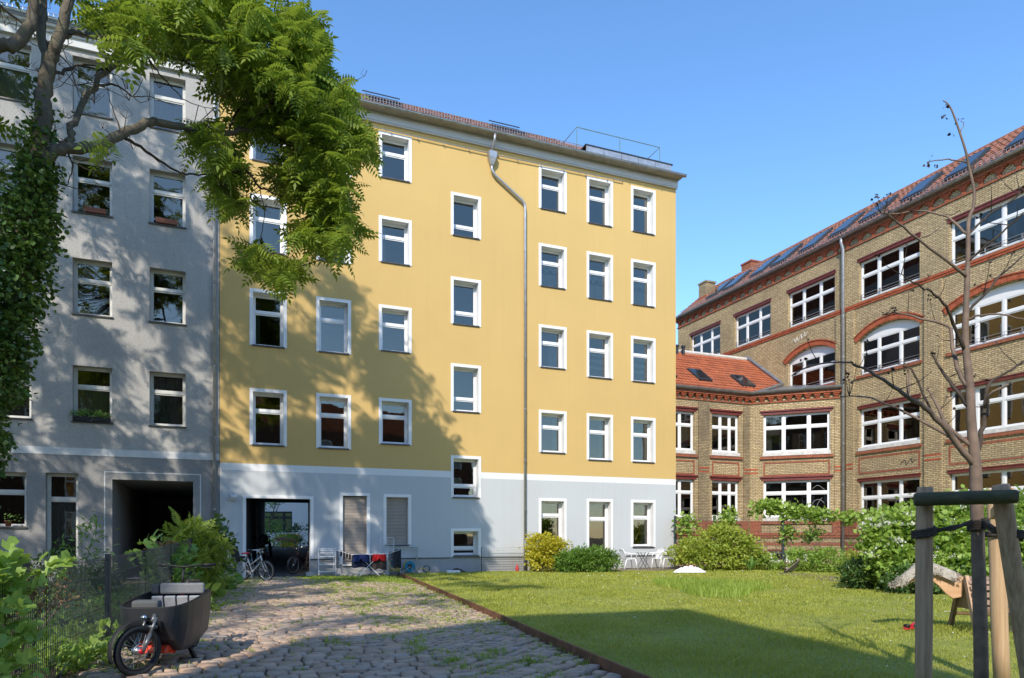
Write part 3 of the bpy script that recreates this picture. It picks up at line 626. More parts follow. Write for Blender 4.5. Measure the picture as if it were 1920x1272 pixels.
    rf = MB(); rf.quad(ro + ex * X0, ro + ex * X1, ro + ex * X1 + us * L, ro + ex * X0 + us * L); rf.quad(ro + ex * X0 + us * L, ro + ex * X1 + us * L, Vector((X1, 12, H_ + 2.2)), Vector((X0, 12, H_ + 2.2)))
    rf.quad((X0, 0, H_), (X0, 12, H_), (X0, 12, H_ + 2.2), ro + ex * X0 + us * L); r = rf.build('roof', M['tile_old'], root)
    tm = MB(); tiles(tm, X0, X1, L, ro, ex, us, un, .25, .36); tag(tm.build('roof_tiles', M['tile_old'], r), kind='stuff')
    cp = MB(); cp.tube([ro + ex * X0 + us * L, ro + ex * X1 + us * L], .09, 8); cp.build('ridge', M['tile_old'], r)
    for x in (-10.9, -9.3, -6.9, -5.2, -3.1, -1.1, .75, 3.0, 5.1, 7.6, 10.2, 12.7):
        c = ro + ex * (x + .55) + us * 1.55 + un * .12; q = MB(); q.obox(c, ex * .55, us * .85, un * .07); s = q.build('skylight', M['anthracite'], r)
        q = MB(); q.obox(c + un * .073, ex * .46, us * .74, un * .006); q.build('pane', M['skypane'], s)
    sg = MB()
    for x in np.arange(X0 + .2, X1, .16): c = ro + us * .38 + ex * x; sg.box(c.x - .008, c.x + .008, c.y - .008, c.y + .008, c.z + .04, c.z + .22)
    for zz in (.08, .22): c = ro + us * .38; sg.tube([(X0 + .2, c.y, c.z + zz), (X1, c.y, c.z + zz)], .012, 5)
    sg.build('snow_guard', M['zinc_pipe'], r)
    for x, y, w, h, z in ((-12.9, 1.2, .75, 1.7, H_ + .6), (-10.6, 2.8, .9, 1.1, H_ + 1.9)):
        q = MB(); q.box(x, x + w, y, y + w, z - .8, z + h); q.box(x - .05, x + w + .05, y - .05, y + w + .05, z + h, z + h + .1); k = q.build('chimney', M['brick_dark' if x < -12 else 'redbrick'], root)
        MB().box(x - .01, x + w + .01, y - .01, y + w + .01, z + h * .45, z + h * .45 + .09).build('red_stripe', M['redbrick_plain'], k)
    def scribble(par, pts, name, mt, r=.012): MB().tube([Vector(p) for p in smooth3(pts)], r, 5).build(name, M[mt], par)
    scribble(root, [(-3.35, -.012, 11.80), (-3.15, -.012, 11.98), (-3.05, -.012, 11.78), (-2.95, -.012, 12.02), (-2.85, -.012, 11.82), (-2.65, -.012, 12.10), (-2.62, -.012, 11.86), (-2.40, -.012, 12.12), (-2.38, -.012, 11.92), (-2.20, -.012, 12.14)], 'graffiti', 'white_paint')
    scribble(root, [(3.2, -.012, 4.70), (3.45, -.012, 4.86), (3.5, -.012, 4.66), (3.75, -.012, 4.9), (3.8, -.012, 4.72), (3.98, -.012, 4.84)], 'graffiti', 'dark_metal')
    x = .21; downpipe(root, [(x, -.30, H_ + .02), (x, -.30, H_ - .2), (x, -.17, H_ - .5), (x, -.17, .1)], .07, [(x, -.17, z) for z in (14, 12.2, 10.2, 8.0, 6.0, 4.0)])
    return root
M['skypane'] = plain('skylight_pane', (.02, .025, .03), .04, 0, 0, spec=1.0)
brick_main()
def brick_annex():
    WO, CA = Vector((12.2, 36, 0)), R(-23)
    root = empty('brick_wing', WO, YA, 'two storey yellow brick wing with orange tiled roof in the corner', 'building')
    H_ = 8.72; X0 = -6.5; CL = 4.30
    rows = ((5.70, 7.66), (2.40, 4.30))
    sk = empty('chamfer', (0, 0, 0), 0); sk.parent = root; sk.rotation_euler = (0, 0, CA - YA)
    wing_cols = [(-4.95, -3.38), (-2.32, -.62)]; ch_cols = [(.70, 3.80)]
    for par, x0, x1, cols, dark in ((root, X0, 0, wing_cols, True), (sk, 0, CL, ch_cols, False)):
        holes = [(a, b, z0, z1) for a, b in cols for z0, z1 in rows]
        if par is sk: holes.append((1.0, 3.5, .15, .72))
        wall_holes(x0, x1, 0, H_, holes, 0, .42).build('wall', M['brick'], par)
        inn = wall_holes(x0, x1, 0, H_, holes, .421, 0, False); q0 = x0 + (.7 if par is sk else 0)
        for zf in (1.3, 4.9, 8.6): inn.box(q0, x1, .43, 5, zf - .2, zf)
        inn.quad((x0, 5, 0), (x1, 5, 0), (x1, 5, H_), (x0, 5, H_)); inn.build('room_walls', M['interior'], par)
        for a, b in cols:
            for k, (z0, z1) in enumerate(rows):
                w = b - a; xs = (.31, .69) if w > 2 else ((.36, .70) if a > -3 else (.5,))
                o = window(par, a, .14, z0 + .03, w, z1 - z0 - .03, xs, (.66,), glass='glass_dark', outer=.07, bar=.10 if w > 2 else .085)
                sill(o, 0, -.14, -.005, w, .13, .03, .17, 'sill_stone')
                MB().box(a - .1, b + .1, -.02, .13, z1 - .004, z1 + .14).box(a - .16, b + .16, -.08, 0, z1 + .14, z1 + .22).build('lintel', M['red_steel'], par)
                MB().box(a - .16, b + .16, -.09, .0, z0 - .31, z0 - .18).build('brick_ledge', M['redbrick'], par)
                if k == 0: outline(par, a, b, 4.52, 5.26, 0)
                if w > 2 and k == 0:
                    curtain(o, w * .44, .3, .1, w * .16, 1.3, 'curtain_brown'); curtain(o, w * .72, .3, .1, w * .16, 1.3, 'curtain_brown')
                    MB().box(w * .12, w * .24, .5, .52, .1, .95).build('picture', M['dark_metal'], o); MB().box(.05, w * .3, .55, .57, .0, 1.3).build('wall_panel', M['curtain'], o)
                elif k == 0: curtain(o, w * .72, .25, .1, w * .2, 1.6)
                else: MB().box(.08, w - .08, .3, .31, .08, 1.5).build('blind', M['interior'], o)
        for a, b in (((-3.18, -2.52), (-.38, -.045), (-6.5, -5.2)) if par is root else ((.04, .44), (4.0, CL))): MB().box(a, b, -.07, .002, 1.5, 8.15).build('pier', M['brick_dark' if dark else 'brick'], par)
        bs = MB()
        for z0, z1, p in ((1.52, 1.66, .10), (1.40, 1.52, .06), (1.02, 1.16, .02)): bs.box(x0, x1, -p, 0, z0, z1)
        for a, b in (((-3.3, -2.4), (-.55, -.06)) if par is root else ((.06, .6), (3.9, CL))): bs.box(a, b, -.085, 0, 1.66, 2.25)
        bs.build('base_mould', M['redbrick'], par)
        for a, b in (((-3.18, -2.52), (-.38, -.045)) if par is root else ((.04, .44), (4.0, CL))):
            for z in (4.66, 4.86): MB().box(a, b, -.078, -.07, z, z + .08).build('red_stripe', M['redbrick_plain'], par)
        # cornice with stepped dentils
        st = .42; n = int((x1 - x0) / st); mb = MB(); mb.box(-.15, .15, -.16, 0, -.08, 0).box(-.11, .11, -.12, 0, -.15, -.08).box(-.07, .07, -.08, 0, -.22, -.15); me = mb.mesh('dentil', M['redbrick_plain'])
        for i in range(n): link('dentil', me, par, (x0 + (i + .5) * (x1 - x0) / n, 0, H_ - .16))
        m2 = MB(); e = .06 if par is root else 0; m2.box(x0, x1 - e, -.20, 0, H_ - .16, H_ - .02).box(x0, x1 - e, -.05, 0, H_ - .47, H_ - .39); m2.build('frieze', M['redbrick'], par)
        gm = MB(); gutter(gm, x0, x1 - (.06 if par is root else -.0), -.30, H_ + .10, .10); gm.box(x0, x1 - (.08 if par is root else 0), -.24, .02, H_ - .02, H_ + .05); gm.build('gutter', M['zinc'], par)
    q = MB(); q.box(.9, 3.6, -.03, .05, .74, .82); q.build('lintel', M['red_steel'], sk)
    o = window(sk, 1.0, .15, .15, 2.5, .57, (.33, .67), (), outer=.08)
    for k, pts in enumerate(([(2.95, .16, 3.0), (3.1, .16, 3.25), (3.35, .16, 3.3), (3.55, .16, 3.12)], [(2.95, .16, 2.75), (3.2, .16, 2.95), (3.3, .16, 2.7), (3.55, .16, 2.9)], [(3.0, .16, 3.85), (3.25, .16, 4.02), (3.55, .16, 3.8)], [(3.1, .16, 2.6), (3.25, .16, 3.1), (3.45, .16, 3.4)])):
        MB().tube([Vector(p) for p in smooth3(pts)], .012, 5).build('line_art', M['zinc_pipe'], sk)
    # roof planes (in root coordinates); the main wall cuts the tiles off on the right
    p = R(37); us = Vector((0, math.cos(p), math.sin(p))); un = Vector((0, -math.sin(p), math.cos(p))); ro = Vector((0, -.22, H_ + .06)); ex = Vector((1, 0, 0)); L = 4.9
    iw = root_inv = Matrix.Rotation(-YA, 4, 'Z') @ Matrix.Translation(-WO)
    A = iw @ bl(0, -.02); Bv = (Matrix.Rotation(-YA, 4, 'Z') @ BX)          # main wall line in local coords
    def xwall(y): return A.x + (y - A.y) / Bv.y * Bv.x
    rf = MB(); y1 = (us * L).y - .22
    q = [ro + ex * X0, ro + ex * .3, Vector((xwall(.9), .9, ro.z + (.9 + .22) * math.tan(p))), Vector((xwall(y1), y1, ro.z + (us * L).z)), ro + ex * X0 + us * L]
    rf.add(q, [tuple(range(5))]); rf.add([q[4], q[3], Vector((xwall(y1), 10, 9)), Vector((X0, 10, 9))], [(0, 1, 2, 3)])
    r = rf.build('roof', M['tile'], root)
    tw, th = .23, .33; tm = MB(); lim = lambda y: (.3 + (xwall(.9) - .3) * (y + .22) / 1.12) if y < .9 else xwall(y)
    for j in range(int(L / th)):
        y = (us * (j * th)).y - .22; x1 = lim(y + .15); tiles(tm, X0, x1 - .05, th * 1.01, ro + us * (j * th), ex, us, un, tw, th)
    tag(tm.build('roof_tiles', M['tile'], r), kind='stuff')
    fl = MB(); a = Vector((.3, -.2, H_ + .12)); b = Vector((xwall(.9), .9, ro.z + 1.12 * math.tan(p) + .12)); c = Vector((xwall(y1), y1, ro.z + (us * L).z + .12)); fl.tube([a, b, c], .11, 6); fl.build('flashing', M['zinc'], r)
    cq = Matrix.Rotation(CA - YA, 4, 'Z') @ Vector((CL, -.2, 0)); c0 = Matrix.Rotation(CA - YA, 4, 'Z') @ Vector((0, -.2, 0))
    zf = MB(); zf.add([(c0.x, c0.y, H_ + .07), (cq.x, cq.y, H_ + .07), (cq.x + .3, cq.y + .2, H_ + .25), b - Vector((0, 0, .1)), (.3, -.1, H_ + .09)], [(0, 1, 2, 3, 4)]); zf.build('zinc_flat', M['zinc'], r)
    MB().tube([ro + ex * X0 + us * L, ro + ex * (xwall(y1) - .1) + us * L], .12, 8).build('ridge', M['sill_stone'], r)
    for x, s in ((-4.9, .95), (-2.75, .95), (-.1, .75)):
        c = ro + ex * (x + .4) + us * (s + .6) + un * .1; k = MB(); k.obox(c, ex * .42, us * .62, un * .06); sk_ = k.build('skylight', M['anthracite'], r); k = MB(); k.obox(c + un * .063, ex * .34, us * .53, un * .006); k.build('pane', M['skypane'], sk_)
    for dx in (0, .42):
        c = ro + ex * (-2.1 + dx) + us * 4.4; MB().tube([c, c + Vector((0, 0, .42))], .09, 8).tube([c + Vector((0, 0, .42)), c + Vector((0, 0, .52))], .13, 8).build('vent_pipe', M['dark_metal'], r)
    return root
brick_annex()
# ================================================================ GROUND
def inpoly(P, poly):
    x, y = P[:, 0], P[:, 1]; ins = np.zeros(len(P), bool); n = len(poly)
    for i in range(n):
        (x1, y1), (x2, y2) = poly[i][:2], poly[(i + 1) % n][:2]
        c = ((y1 > y) != (y2 > y)) & (x < (x2 - x1) * (y - y1) / (y2 - y1 + 1e-12) + x1); ins ^= c
    return ins
def groundmat(name, cols, scales=(.5, 3.5, 26), bs_=.6, bd=.02):
    m, nt, b = newmat(name); co = N(nt, 'ShaderNodeTexCoord').outputs['Object']
    o = mixc(nt, ramp(nt, noise(nt, co, scales[0], 4), .35, .65), cols[0], cols[1]); o = mixc(nt, ramp(nt, noise(nt, co, scales[1], 5), .45, .7), o, cols[2])
    o = mixc(nt, ramp(nt, noise(nt, co, scales[2], 4), .5, .8), o, cols[3]); nt.links.new(o, b.inputs['Base Color']); b.inputs['Roughness'].default_value = .95; b.inputs['Specular IOR Level'].default_value = .1
    bump(nt, b, noise(nt, co, 18, 6, .65), bs_, bd); return m
M['soil'] = groundmat('soil', ((.17, .135, .10), (.23, .19, .145), (.12, .10, .07), (.30, .26, .20)))
M['joint'] = groundmat('joint_sand', ((.13, .105, .075), (.19, .155, .11), (.09, .075, .05), (.15, .16, .06)), (.7, 2.5, 20))
M['lawn'] = groundmat('lawn_base', ((0.241, 0.282, 0.063), (0.299, 0.310, 0.086), (0.196, 0.247, 0.052), (0.356, 0.322, 0.138)), (.6, 2.2, 14), .8, .03)
M['garden'] = groundmat('garden_soil', ((.13, .115, .07), (.12, .13, .05), (.09, .10, .04), (.18, .15, .10)))
def sheet(name, poly, z, mat, kind='structure'):
    return tag(MB().add([(p[0], p[1], z) for p in poly], [tuple(range(len(poly)))]).build(name, mat), kind=kind)
gmb = MB(); gmb.quad((-300, -300, -.06), (300, -300, -.06), (300, 300, -.06), (-300, 300, -.06)); tag(gmb.build('ground', M['soil']), kind='structure')
E0, E1 = Vector((2.55, 2.2, 0)), Vector((-4.32, 26.75, 0)); ED = (E1 - E0).normalized(); EL = (E1 - E0).length
yb = [yl(s, .34) for s in (6.95, 19.0)]
LAWN = [(E0.x, E0.y), (16, 1.5), (22, 12), (19, 23), (15.5, 32.2), (11.8, 34.6), (8.6, 33.2), (yb[1].x, yb[1].y), (yb[0].x, yb[0].y), (E1.x, E1.y)]
sheet('lawn', LAWN, .045, M['lawn'])
GARD = [(-3.2, 2.0), (-5.1, 8.6), (-6.9, 15), (-9.4, 22.2)] + [tuple(yl(s, .1)[:2]) for s in (-.3, -13)] + [(-30, 2)]
sheet('garden_plot', GARD, -.02, M['garden'])
QO = Vector((-1.78, 10.4, 0))                                           # driveway frame: q across (parallel to the yellow front), r towards the gateway
def qr(q, r, z=0): return QO + YX * q - YN * r + Vector((0, 0, z))
sheet('driveway', [tuple(qr(*p)[:2]) for p in ((-9, -8.5), (6, -8.5), (8, 17.5), (-7, 17.0))], -.034, M['joint'])
drive = bpy.data.objects['driveway']
# ---- cobbles: irregular pillow stones, the nearest as separate objects, the others joined
def cobmat():
    m, nt, b = newmat('cobble_stone'); geo = N(nt, 'ShaderNodeNewGeometry'); oi = N(nt, 'ShaderNodeObjectInfo'); co = geo.outputs['Position']
    f = N(nt, 'ShaderNodeMath', operation='ADD'); nt.links.new(geo.outputs['Random Per Island'], f.inputs[0]); nt.links.new(oi.outputs['Random'], f.inputs[1])
    g = N(nt, 'ShaderNodeMath', operation='FRACT'); nt.links.new(f.outputs[0], g.inputs[0])
    cr = N(nt, 'ShaderNodeValToRGB'); nt.links.new(g.outputs[0], cr.inputs[0]); e = cr.color_ramp.elements
    e[0].color = (0.312, 0.227, 0.168, 1); e[1].color = (0.426, 0.338, 0.270, 1)
    for p, c in ((.25, (0.440, 0.319, 0.234, 1)), (.5, (0.369, 0.254, 0.186, 1)), (.7, (0.483, 0.358, 0.264, 1)), (.85, (0.320, 0.267, 0.228, 1))): k = e.new(p); k.color = c
    o = mixc(nt, ramp(nt, noise(nt, co, 22, 5, .65), .45, 1.0), cr.outputs[0], (0.540, 0.416, 0.312)); o = mixc(nt, ramp(nt, noise(nt, co, 1.1, 5, .6), .5, 1.05), o, (0.525, 0.397, 0.282))
    o = mixc(nt, ramp(nt, noise(nt, co, 7, 4), .54, .8), o, (0.142, 0.111, 0.078))
    nt.links.new(o, b.inputs['Base Color']); b.inputs['Roughness'].default_value = .8; b.inputs['Specular IOR Level'].default_value = .3
    bump(nt, b, noise(nt, co, 60, 5), .5, .006); return m
M['cobble'] = cobmat()
def stone_template(seed):
    r = random.Random(seed); n = 12; ring = []
    for k in range(n):
        g = 2 * math.pi * (k + .5) / n; c, s = math.cos(g), math.sin(g); e = 9
        rad = (abs(c) ** e + abs(s) ** e) ** (-1 / e) * .5 * r.uniform(.92, 1.0); ring.append((c * rad, s * rad))
    tz = [r.uniform(-.006, .006) for _ in range(4)]
    V = [(x, y, -.05) for x, y in ring] + [(x, y, -.012 + tz[0] * x) for x, y in ring] + [(x * .90, y * .90, .003 + tz[0] * x * 2 + tz[1] * y * 2) for x, y in ring] + [(0, 0, .007 + tz[2] * .4)]
    Fc = []
    for a in (0, n):
        for k in range(n): k2 = (k + 1) % n; Fc += [(a + k, a + k2, a + n + k2), (a + k, a + n + k2, a + n + k)]
    for k in range(n): Fc.append((2 * n + k, 2 * n + (k + 1) % n, 3 * n))
    return np.array(V), np.array(Fc)
ST = [stone_template(i) for i in range(10)]
stones = []
def lay(q0f, q1f, r0, r1, rowh, wmin, wmax, ang=0., keep=None, bow=0.):
    r = r0; ca, sa = math.cos(ang), math.sin(ang)
    while r < r1:
        h = random.uniform(rowh * .85, rowh * 1.15); q = q0f(r) + random.uniform(-.1, .1); ph = random.uniform(0, 6)
        while q < q1f(r):
            w = random.uniform(wmin, wmax); cq = q + w / 2; cr = r + h / 2 + .035 * math.sin(cq * 1.3 + ph) + bow * (cq + 2.3) ** 2 + random.uniform(-.012, .012); p = qr(cq * ca - cr * sa, cq * sa + cr * ca)
            if (keep is None or keep(p)) and p.y > 4.5 and abs(p.x) < p.y * .78 + .5:
                stones.append((p.x, p.y, random.uniform(-.012, .010), YA + ang + random.gauss(0, .07), w - random.uniform(.008, .020), h - random.uniform(.008, .020)))
            q += w
        r += h
def left_of_edge(p): return (p - E0).cross(ED).z < -.06
def drive_ok(p):
    lx = -5.05 - (p.y - 8.6) * .29 if p.y > 8.6 else -5.05 + (8.6 - p.y) * .3
    return p.x > lx + .15 and (p - YO).dot(YN) > .02
lay(lambda r: -6.5, lambda r: -.02, -7, 17.2, .17, .14, .30, 0, lambda p: drive_ok(p) and left_of_edge(p), -.018)
lay(lambda r: -9, lambda r: 9, -13, 20, .155, .13, .25, R(38), lambda p: left_of_edge(p) and drive_ok(p) and (p - QO).dot(YX) > .03)
stones.sort(key=lambda t: t[1])
CM = [mesh_np('cobble', v, f, M['cobble'], False) for v, f in ST]
NI = 300
for t in stones[:NI]:
    k = random.randrange(10); o = link('cobble', CM[k], drive, (t[0], t[1], t[2]), (random.gauss(0, .025), random.gauss(0, .025), t[3]), (t[4], t[5], 1))
rest = np.array(stones[NI:]); parts = []; ks = RNG.integers(0, 10, len(rest))
for k in range(10):
    s = rest[ks == k]; c, sn = np.cos(s[:, 3]), np.sin(s[:, 3]); z = np.zeros(len(s)); o1 = np.ones(len(s))
    Rm = np.stack([np.stack([c * s[:, 4], -sn * s[:, 5], z], 1), np.stack([sn * s[:, 4], c * s[:, 5], z], 1), np.stack([RNG.normal(0, .008, len(s)), RNG.normal(0, .008, len(s)), o1], 1)], 1)
    parts.append(scatter(ST[k][0], ST[k][1], Rm, s[:, :3]))
V, Fc = join_np(parts); tag(link('cobbles', mesh_np('cobbles', V, Fc, M['cobble'], False), drive), kind='stuff')
# ---- edging boards of the lawn
M['corten'] = plain('rusty_edging', (.20, .095, .05), .8, 0, .4, 5, .4, .004, 30, .3, ((.07, .045, .03), 3))
er = empty('lawn_edging', E0, 0, 'rusty brown edging strip between the cobbled drive and the lawn', 'edging'); nb = 8
for i in range(nb):
    a = ED * (EL * i / nb + .004); b = ED * (EL * (i + 1) / nb - .004); mb = MB(); side = Vector((ED.y, -ED.x, 0)); off = side * random.uniform(-.008, .008)
    mb.bar(a + off + Vector((0, 0, .02)), b + off + Vector((0, 0, .02 + random.uniform(-.004, .004))), .035, .15); mb.build('edging_board', M['corten'], er)
# ---- grass
def blades(P, hgt, wid, lean, mat, name, bend=.35):
    n = len(P); az = RNG.uniform(0, 2 * np.pi, n); d = np.stack([np.cos(az), np.sin(az), np.zeros(n)], 1); s = np.stack([-np.sin(az), np.cos(az), np.zeros(n)], 1)
    l = RNG.uniform(.1, lean, n)[:, None]; h = hgt[:, None]; w = wid[:, None] / 2; up = np.array([[0, 0, 1.]])
    m = P + up * h * .55 + d * h * l * .35; t = P + up * h * (1 - l * .25) + d * h * l
    V = np.stack([P - s * w, P + s * w, m + s * w * .8, m - s * w * .8, t], 1).reshape(-1, 3); b = (np.arange(n) * 5)[:, None]
    return V, np.concatenate([b + np.array([[0, 1, 2]]), b + np.array([[0, 2, 3]]), b + np.array([[3, 2, 4]])])
M['grass'] = leafmat('grass_blades', (.235, .285, .036), (.45, .455, .085), .32, .5)
M['grass_tall'] = leafmat('tall_grass', (.20, .30, .04), (.37, .46, .08), .32, .5)
def sample(poly, n):
    xs = [p[0] for p in poly]; ys_ = [p[1] for p in poly]; P = np.stack([RNG.uniform(min(xs), max(xs), n), RNG.uniform(min(ys_), max(ys_), n)], 1); return P[inpoly(P, poly)]
def view(P): return (np.abs(P[:, 0]) < P[:, 1] * .77 + .6) & (P[:, 1] > 3.6)
parts = []
for d0, d1, dens, h, w in ((3.6, 9, 2300, .036, .0055), (9, 14, 1300, .036, .008), (14, 21, 620, .040, .013), (21, 35, 260, .045, .022)):
    area = 32 * 34; P = sample(LAWN, int(area * dens)); P = P[(P[:, 1] > d0) & (P[:, 1] <= d1) & view(P)]
    cl = np.sin(P[:, 0] * 1.7 + 1.3 * np.sin(P[:, 1] * .9)) * np.sin(P[:, 1] * 1.3 + P[:, 0] * .5); keep = RNG.random(len(P)) < .72 + .28 * cl; P = P[keep]; cl = cl[keep]
    Z = np.concatenate([P, np.full((len(P), 1), .044)], 1); parts.append(blades(Z, h * RNG.uniform(.5, 1.5, len(P)) * (1 + .35 * cl), w * RNG.uniform(.7, 1.3, len(P)), 1.1, None, ''))
V, Fc = join_np(parts); tag(link('lawn_grass', mesh_np('lawn_grass', V, Fc, M['grass'])), 'short sunlit grass growing over the whole lawn', 'grass', kind='stuff')
c = gp(1330, 1105, .05); a = RNG.uniform(0, 2 * np.pi, 5200); r = np.sqrt(RNG.random(5200)) * (1 + .25 * np.sin(a * 3 + 1)); P = np.stack([c.x + .15 + 1.35 * r * np.cos(a) + .05 * (r * np.sin(a)) * 4, c.y + .4 + 2.9 * r * np.sin(a), np.full(5200, .045)], 1)
V, Fc = blades(P, RNG.uniform(.10, .27, len(P)), RNG.uniform(.010, .018, len(P)), .7, None, ''); tag(link('tall_grass', mesh_np('tall_grass', V, Fc, M['grass_tall'])), 'patch of uncut taller grass in the middle of the lawn', 'grass', kind='stuff')
# tufts in the paving joints, dense in the weedy strip beside the drive
tp = []
def tuft(x, y, n, h, sp, w):
    P = np.stack([RNG.normal(x, sp, n), RNG.normal(y, sp, n), np.full(n, -.03)], 1); tp.append(blades(P, h * RNG.uniform(.4, 1.2, n), w * RNG.uniform(.7, 1.3, n), 1., None, ''))
cnt = 0
while cnt < 2700:
    q, r = random.uniform(-6, 5), random.uniform(-5, 17); p = qr(q, r)
    if not (left_of_edge(p) and drive_ok(p)) or p.y < 5.5: continue
    cx = math.sin(p.x * 1.9 + p.y * .6) * math.sin(p.y * .8 - p.x) ; wgt = .10
    if q > .1: wgt = .75 if cx > -.1 else .25
    if q > .1 and 3 < r < 16: wgt += .25
    if abs(q) < .15: wgt = .5
    lx = -5.05 - (p.y - 8.6) * .29
    if p.x < lx + 1.0: wgt = max(wgt, .55)
    if p.y < 9 and p.x > -.6: wgt = max(wgt, .5)
    if random.random() > wgt: continue
    cnt += 1; tuft(p.x, p.y, random.randint(8, 30), random.uniform(.035, .095), random.uniform(.03, .11), .006 + .0006 * p.y)
for u, v in ((775, 1212), (782, 1205), (790, 1218), (780, 1225), (850, 1240), (905, 1235), (935, 1225), (985, 1240), (870, 1255), (620, 1205), (690, 1135), (720, 1130)):
    p = gp(u, v); tuft(p.x, p.y, 45, .13, .06, .011)
V, Fc = join_np(tp); tag(link('joint_weeds', mesh_np('joint_weeds', V, Fc, M['grass_tall'])), 'weeds and grass tufts growing in the paving joints', 'weeds', kind='stuff')
# dropped petals and daisies on the lawn
P = sample(LAWN, 6000); P = P[view(P) & (P[:, 1] > 6)]; P = P[RNG.random(len(P)) < np.clip(.12 + .5 * (np.sin(P[:, 0] * 1.1) * np.sin(P[:, 1] * .7) > .2), 0, 1) * np.where(P[:, 0] > 2, 1, .25)]
k = 6; ring = np.array([(math.cos(g), math.sin(g), 0) for g in np.linspace(0, 2 * np.pi, k, endpoint=False)]); TF = np.array([(0, i, i + 1) for i in range(1, k - 1)])
sc = .006 + .00045 * P[:, 1]; Rm = np.eye(3)[None] * sc[:, None, None]; tilt = RNG.normal(0, .3, (len(P), 2)); Rm[:, 2, 0] = tilt[:, 0] * sc; Rm[:, 2, 1] = tilt[:, 1] * sc
V, Fc = scatter(ring, TF, Rm, np.concatenate([P, RNG.uniform(.07, .085, (len(P), 1))], 1)); tag(link('daisies', mesh_np('daisies', V, Fc, M['white_paint'])), 'small white daisies scattered over the grass', 'flowers', kind='stuff')
# bare soil at the foot of the far bed, clippings
bp = [gp(u, v, .05) for u, v in ((1455, 1074), (1500, 1076), (1560, 1080), (1604, 1088), (1596, 1092), (1540, 1088), (1480, 1081))]
MB().add([(p.x, p.y, .055) for p in bp], [tuple(range(len(bp)))]).build('flower_bed', M['soil']); tag(bpy.data.objects['flower_bed'], kind='structure')
pb = [yl(13.9, .30), yl(19.2, .30), yl(19.4, 2.3), yl(13.8, 2.1)]; mb = MB(); mb.add([(p.x, p.y, .02) for p in pb] + [(p.x, p.y, .09) for p in pb], [(4, 5, 6, 7), (3, 2, 6, 7), (0, 3, 7, 4), (1, 2, 6, 5)]); tag(mb.build('patio', M['soil']), kind='structure')
# ================================================================ PLANTS
T1V = np.array([(0, 0, 0), (-.30, .45, .06), (.30, .45, .06), (0, 1, -.12), (0, .45, 0)]); T1F = np.array([(0, 4, 1), (0, 2, 4), (4, 3, 1), (4, 2, 3)])
TBV = np.array([(0, 0, 0), (-.42, .30, .05), (-.38, .65, .04), (0, 1, -.10), (.38, .65, .04), (.42, .30, .05), (0, .45, -.02)]); TBF = np.array([(0, 6, 1), (1, 6, 2), (2, 6, 3), (3, 6, 4), (4, 6, 5), (5, 6, 0)])
TNV = np.array([(0, 0, 0), (-.11, .45, .03), (.11, .45, .03), (0, 1, -.15), (0, .45, 0)]); TNF = T1F
def compound(n=6, wid=.33, lw=.135):
    V, Fc = [], []
    def leaflet(b, d, L, w):
        b, d = Vector(b), Vector(d).normalized(); s = d.cross(Vector((0, 0, 1))).normalized(); k = len(V); dz = Vector((0, 0, -.18 * L))
        V.extend([tuple(b), tuple(b + d * L * .4 + s * w), tuple(b + d * L + dz), tuple(b + d * L * .4 - s * w)]); Fc.extend([(k, k + 2, k + 1), (k, k + 3, k + 2)])
    for i in range(n):
        t = .18 + .78 * i / (n - 1); z = -.35 * t * t; L = wid * (.75 + .5 * math.sin(math.pi * min(1, t * 1.05)))
        for sg in (-1, 1): leaflet((0, t, z), (sg, .35, -.15), L, lw * .5)
    leaflet((0, 1, -.35), (0, 1, -.5), wid, lw * .5)
    k = len(V); V.extend([(-.008, 0, 0), (.008, 0, 0), (.006, .5, -.09), (-.006, .5, -.09), (0, 1, -.35)]); Fc.extend([(k, k + 1, k + 2), (k, k + 2, k + 3), (k + 3, k + 2, k + 4)])
    return np.array(V), np.array(Fc)
CPV, CPF = compound()
M['leaf_tree'] = leafmat('tree_of_heaven_leaf', (0.104, 0.189, 0.022), (0.287, 0.366, 0.055), .42)
M['leaf_ivy'] = leafmat('ivy_leaf', (0.048, 0.102, 0.022), (0.126, 0.210, 0.041), .2, .35)
M['leaf_lime'] = leafmat('lime_leaf', (0.230, 0.322, 0.052), (0.425, 0.471, 0.081), .4)
M['leaf_gold'] = leafmat('golden_leaf', (0.403, 0.392, 0.039), (0.616, 0.549, 0.062), .4)
M['leaf_mid'] = leafmat('mid_green_leaf', (0.098, 0.215, 0.044), (0.215, 0.351, 0.078), .33)
M['leaf_fresh'] = leafmat('fresh_green_leaf', (0.175, 0.301, 0.053), (0.378, 0.504, 0.105), .36)
M['leaf_dark'] = leafmat('dark_green_leaf', (0.046, 0.102, 0.029), (0.108, 0.192, 0.050), .2, .35)
M['leaf_brown'] = leafmat('withered_leaf', (.16, .085, .04), (.26, .17, .09), .3)
M['petal_white'] = leafmat('white_petal', (.62, .64, .60), (.80, .80, .76), .3)
M['petal_pink'] = leafmat('pink_petal', (.55, .16, .24), (.75, .35, .42), .3)
M['bark'] = plain('bark', (.135, .115, .085), .9, 0, .35, 6, .9, .02, 22, .15, ((.10, .12, .05), 3))
M['bark_dark'] = plain('dark_bark', (.075, .06, .048), .9, 0, .4, 9, .8, .008, 40, .15)
M['bark_young'] = plain('young_bark', (.20, .145, .11), .7, 0, .4, 7, .5, .004, 45, .3)
M['twig'] = plain('twig', (.11, .085, .06), .85, 0, .2, 6)
def unit(n):
    v = RNG.normal(0, 1, (n, 3)); return v / np.linalg.norm(v, axis=1, keepdims=True)
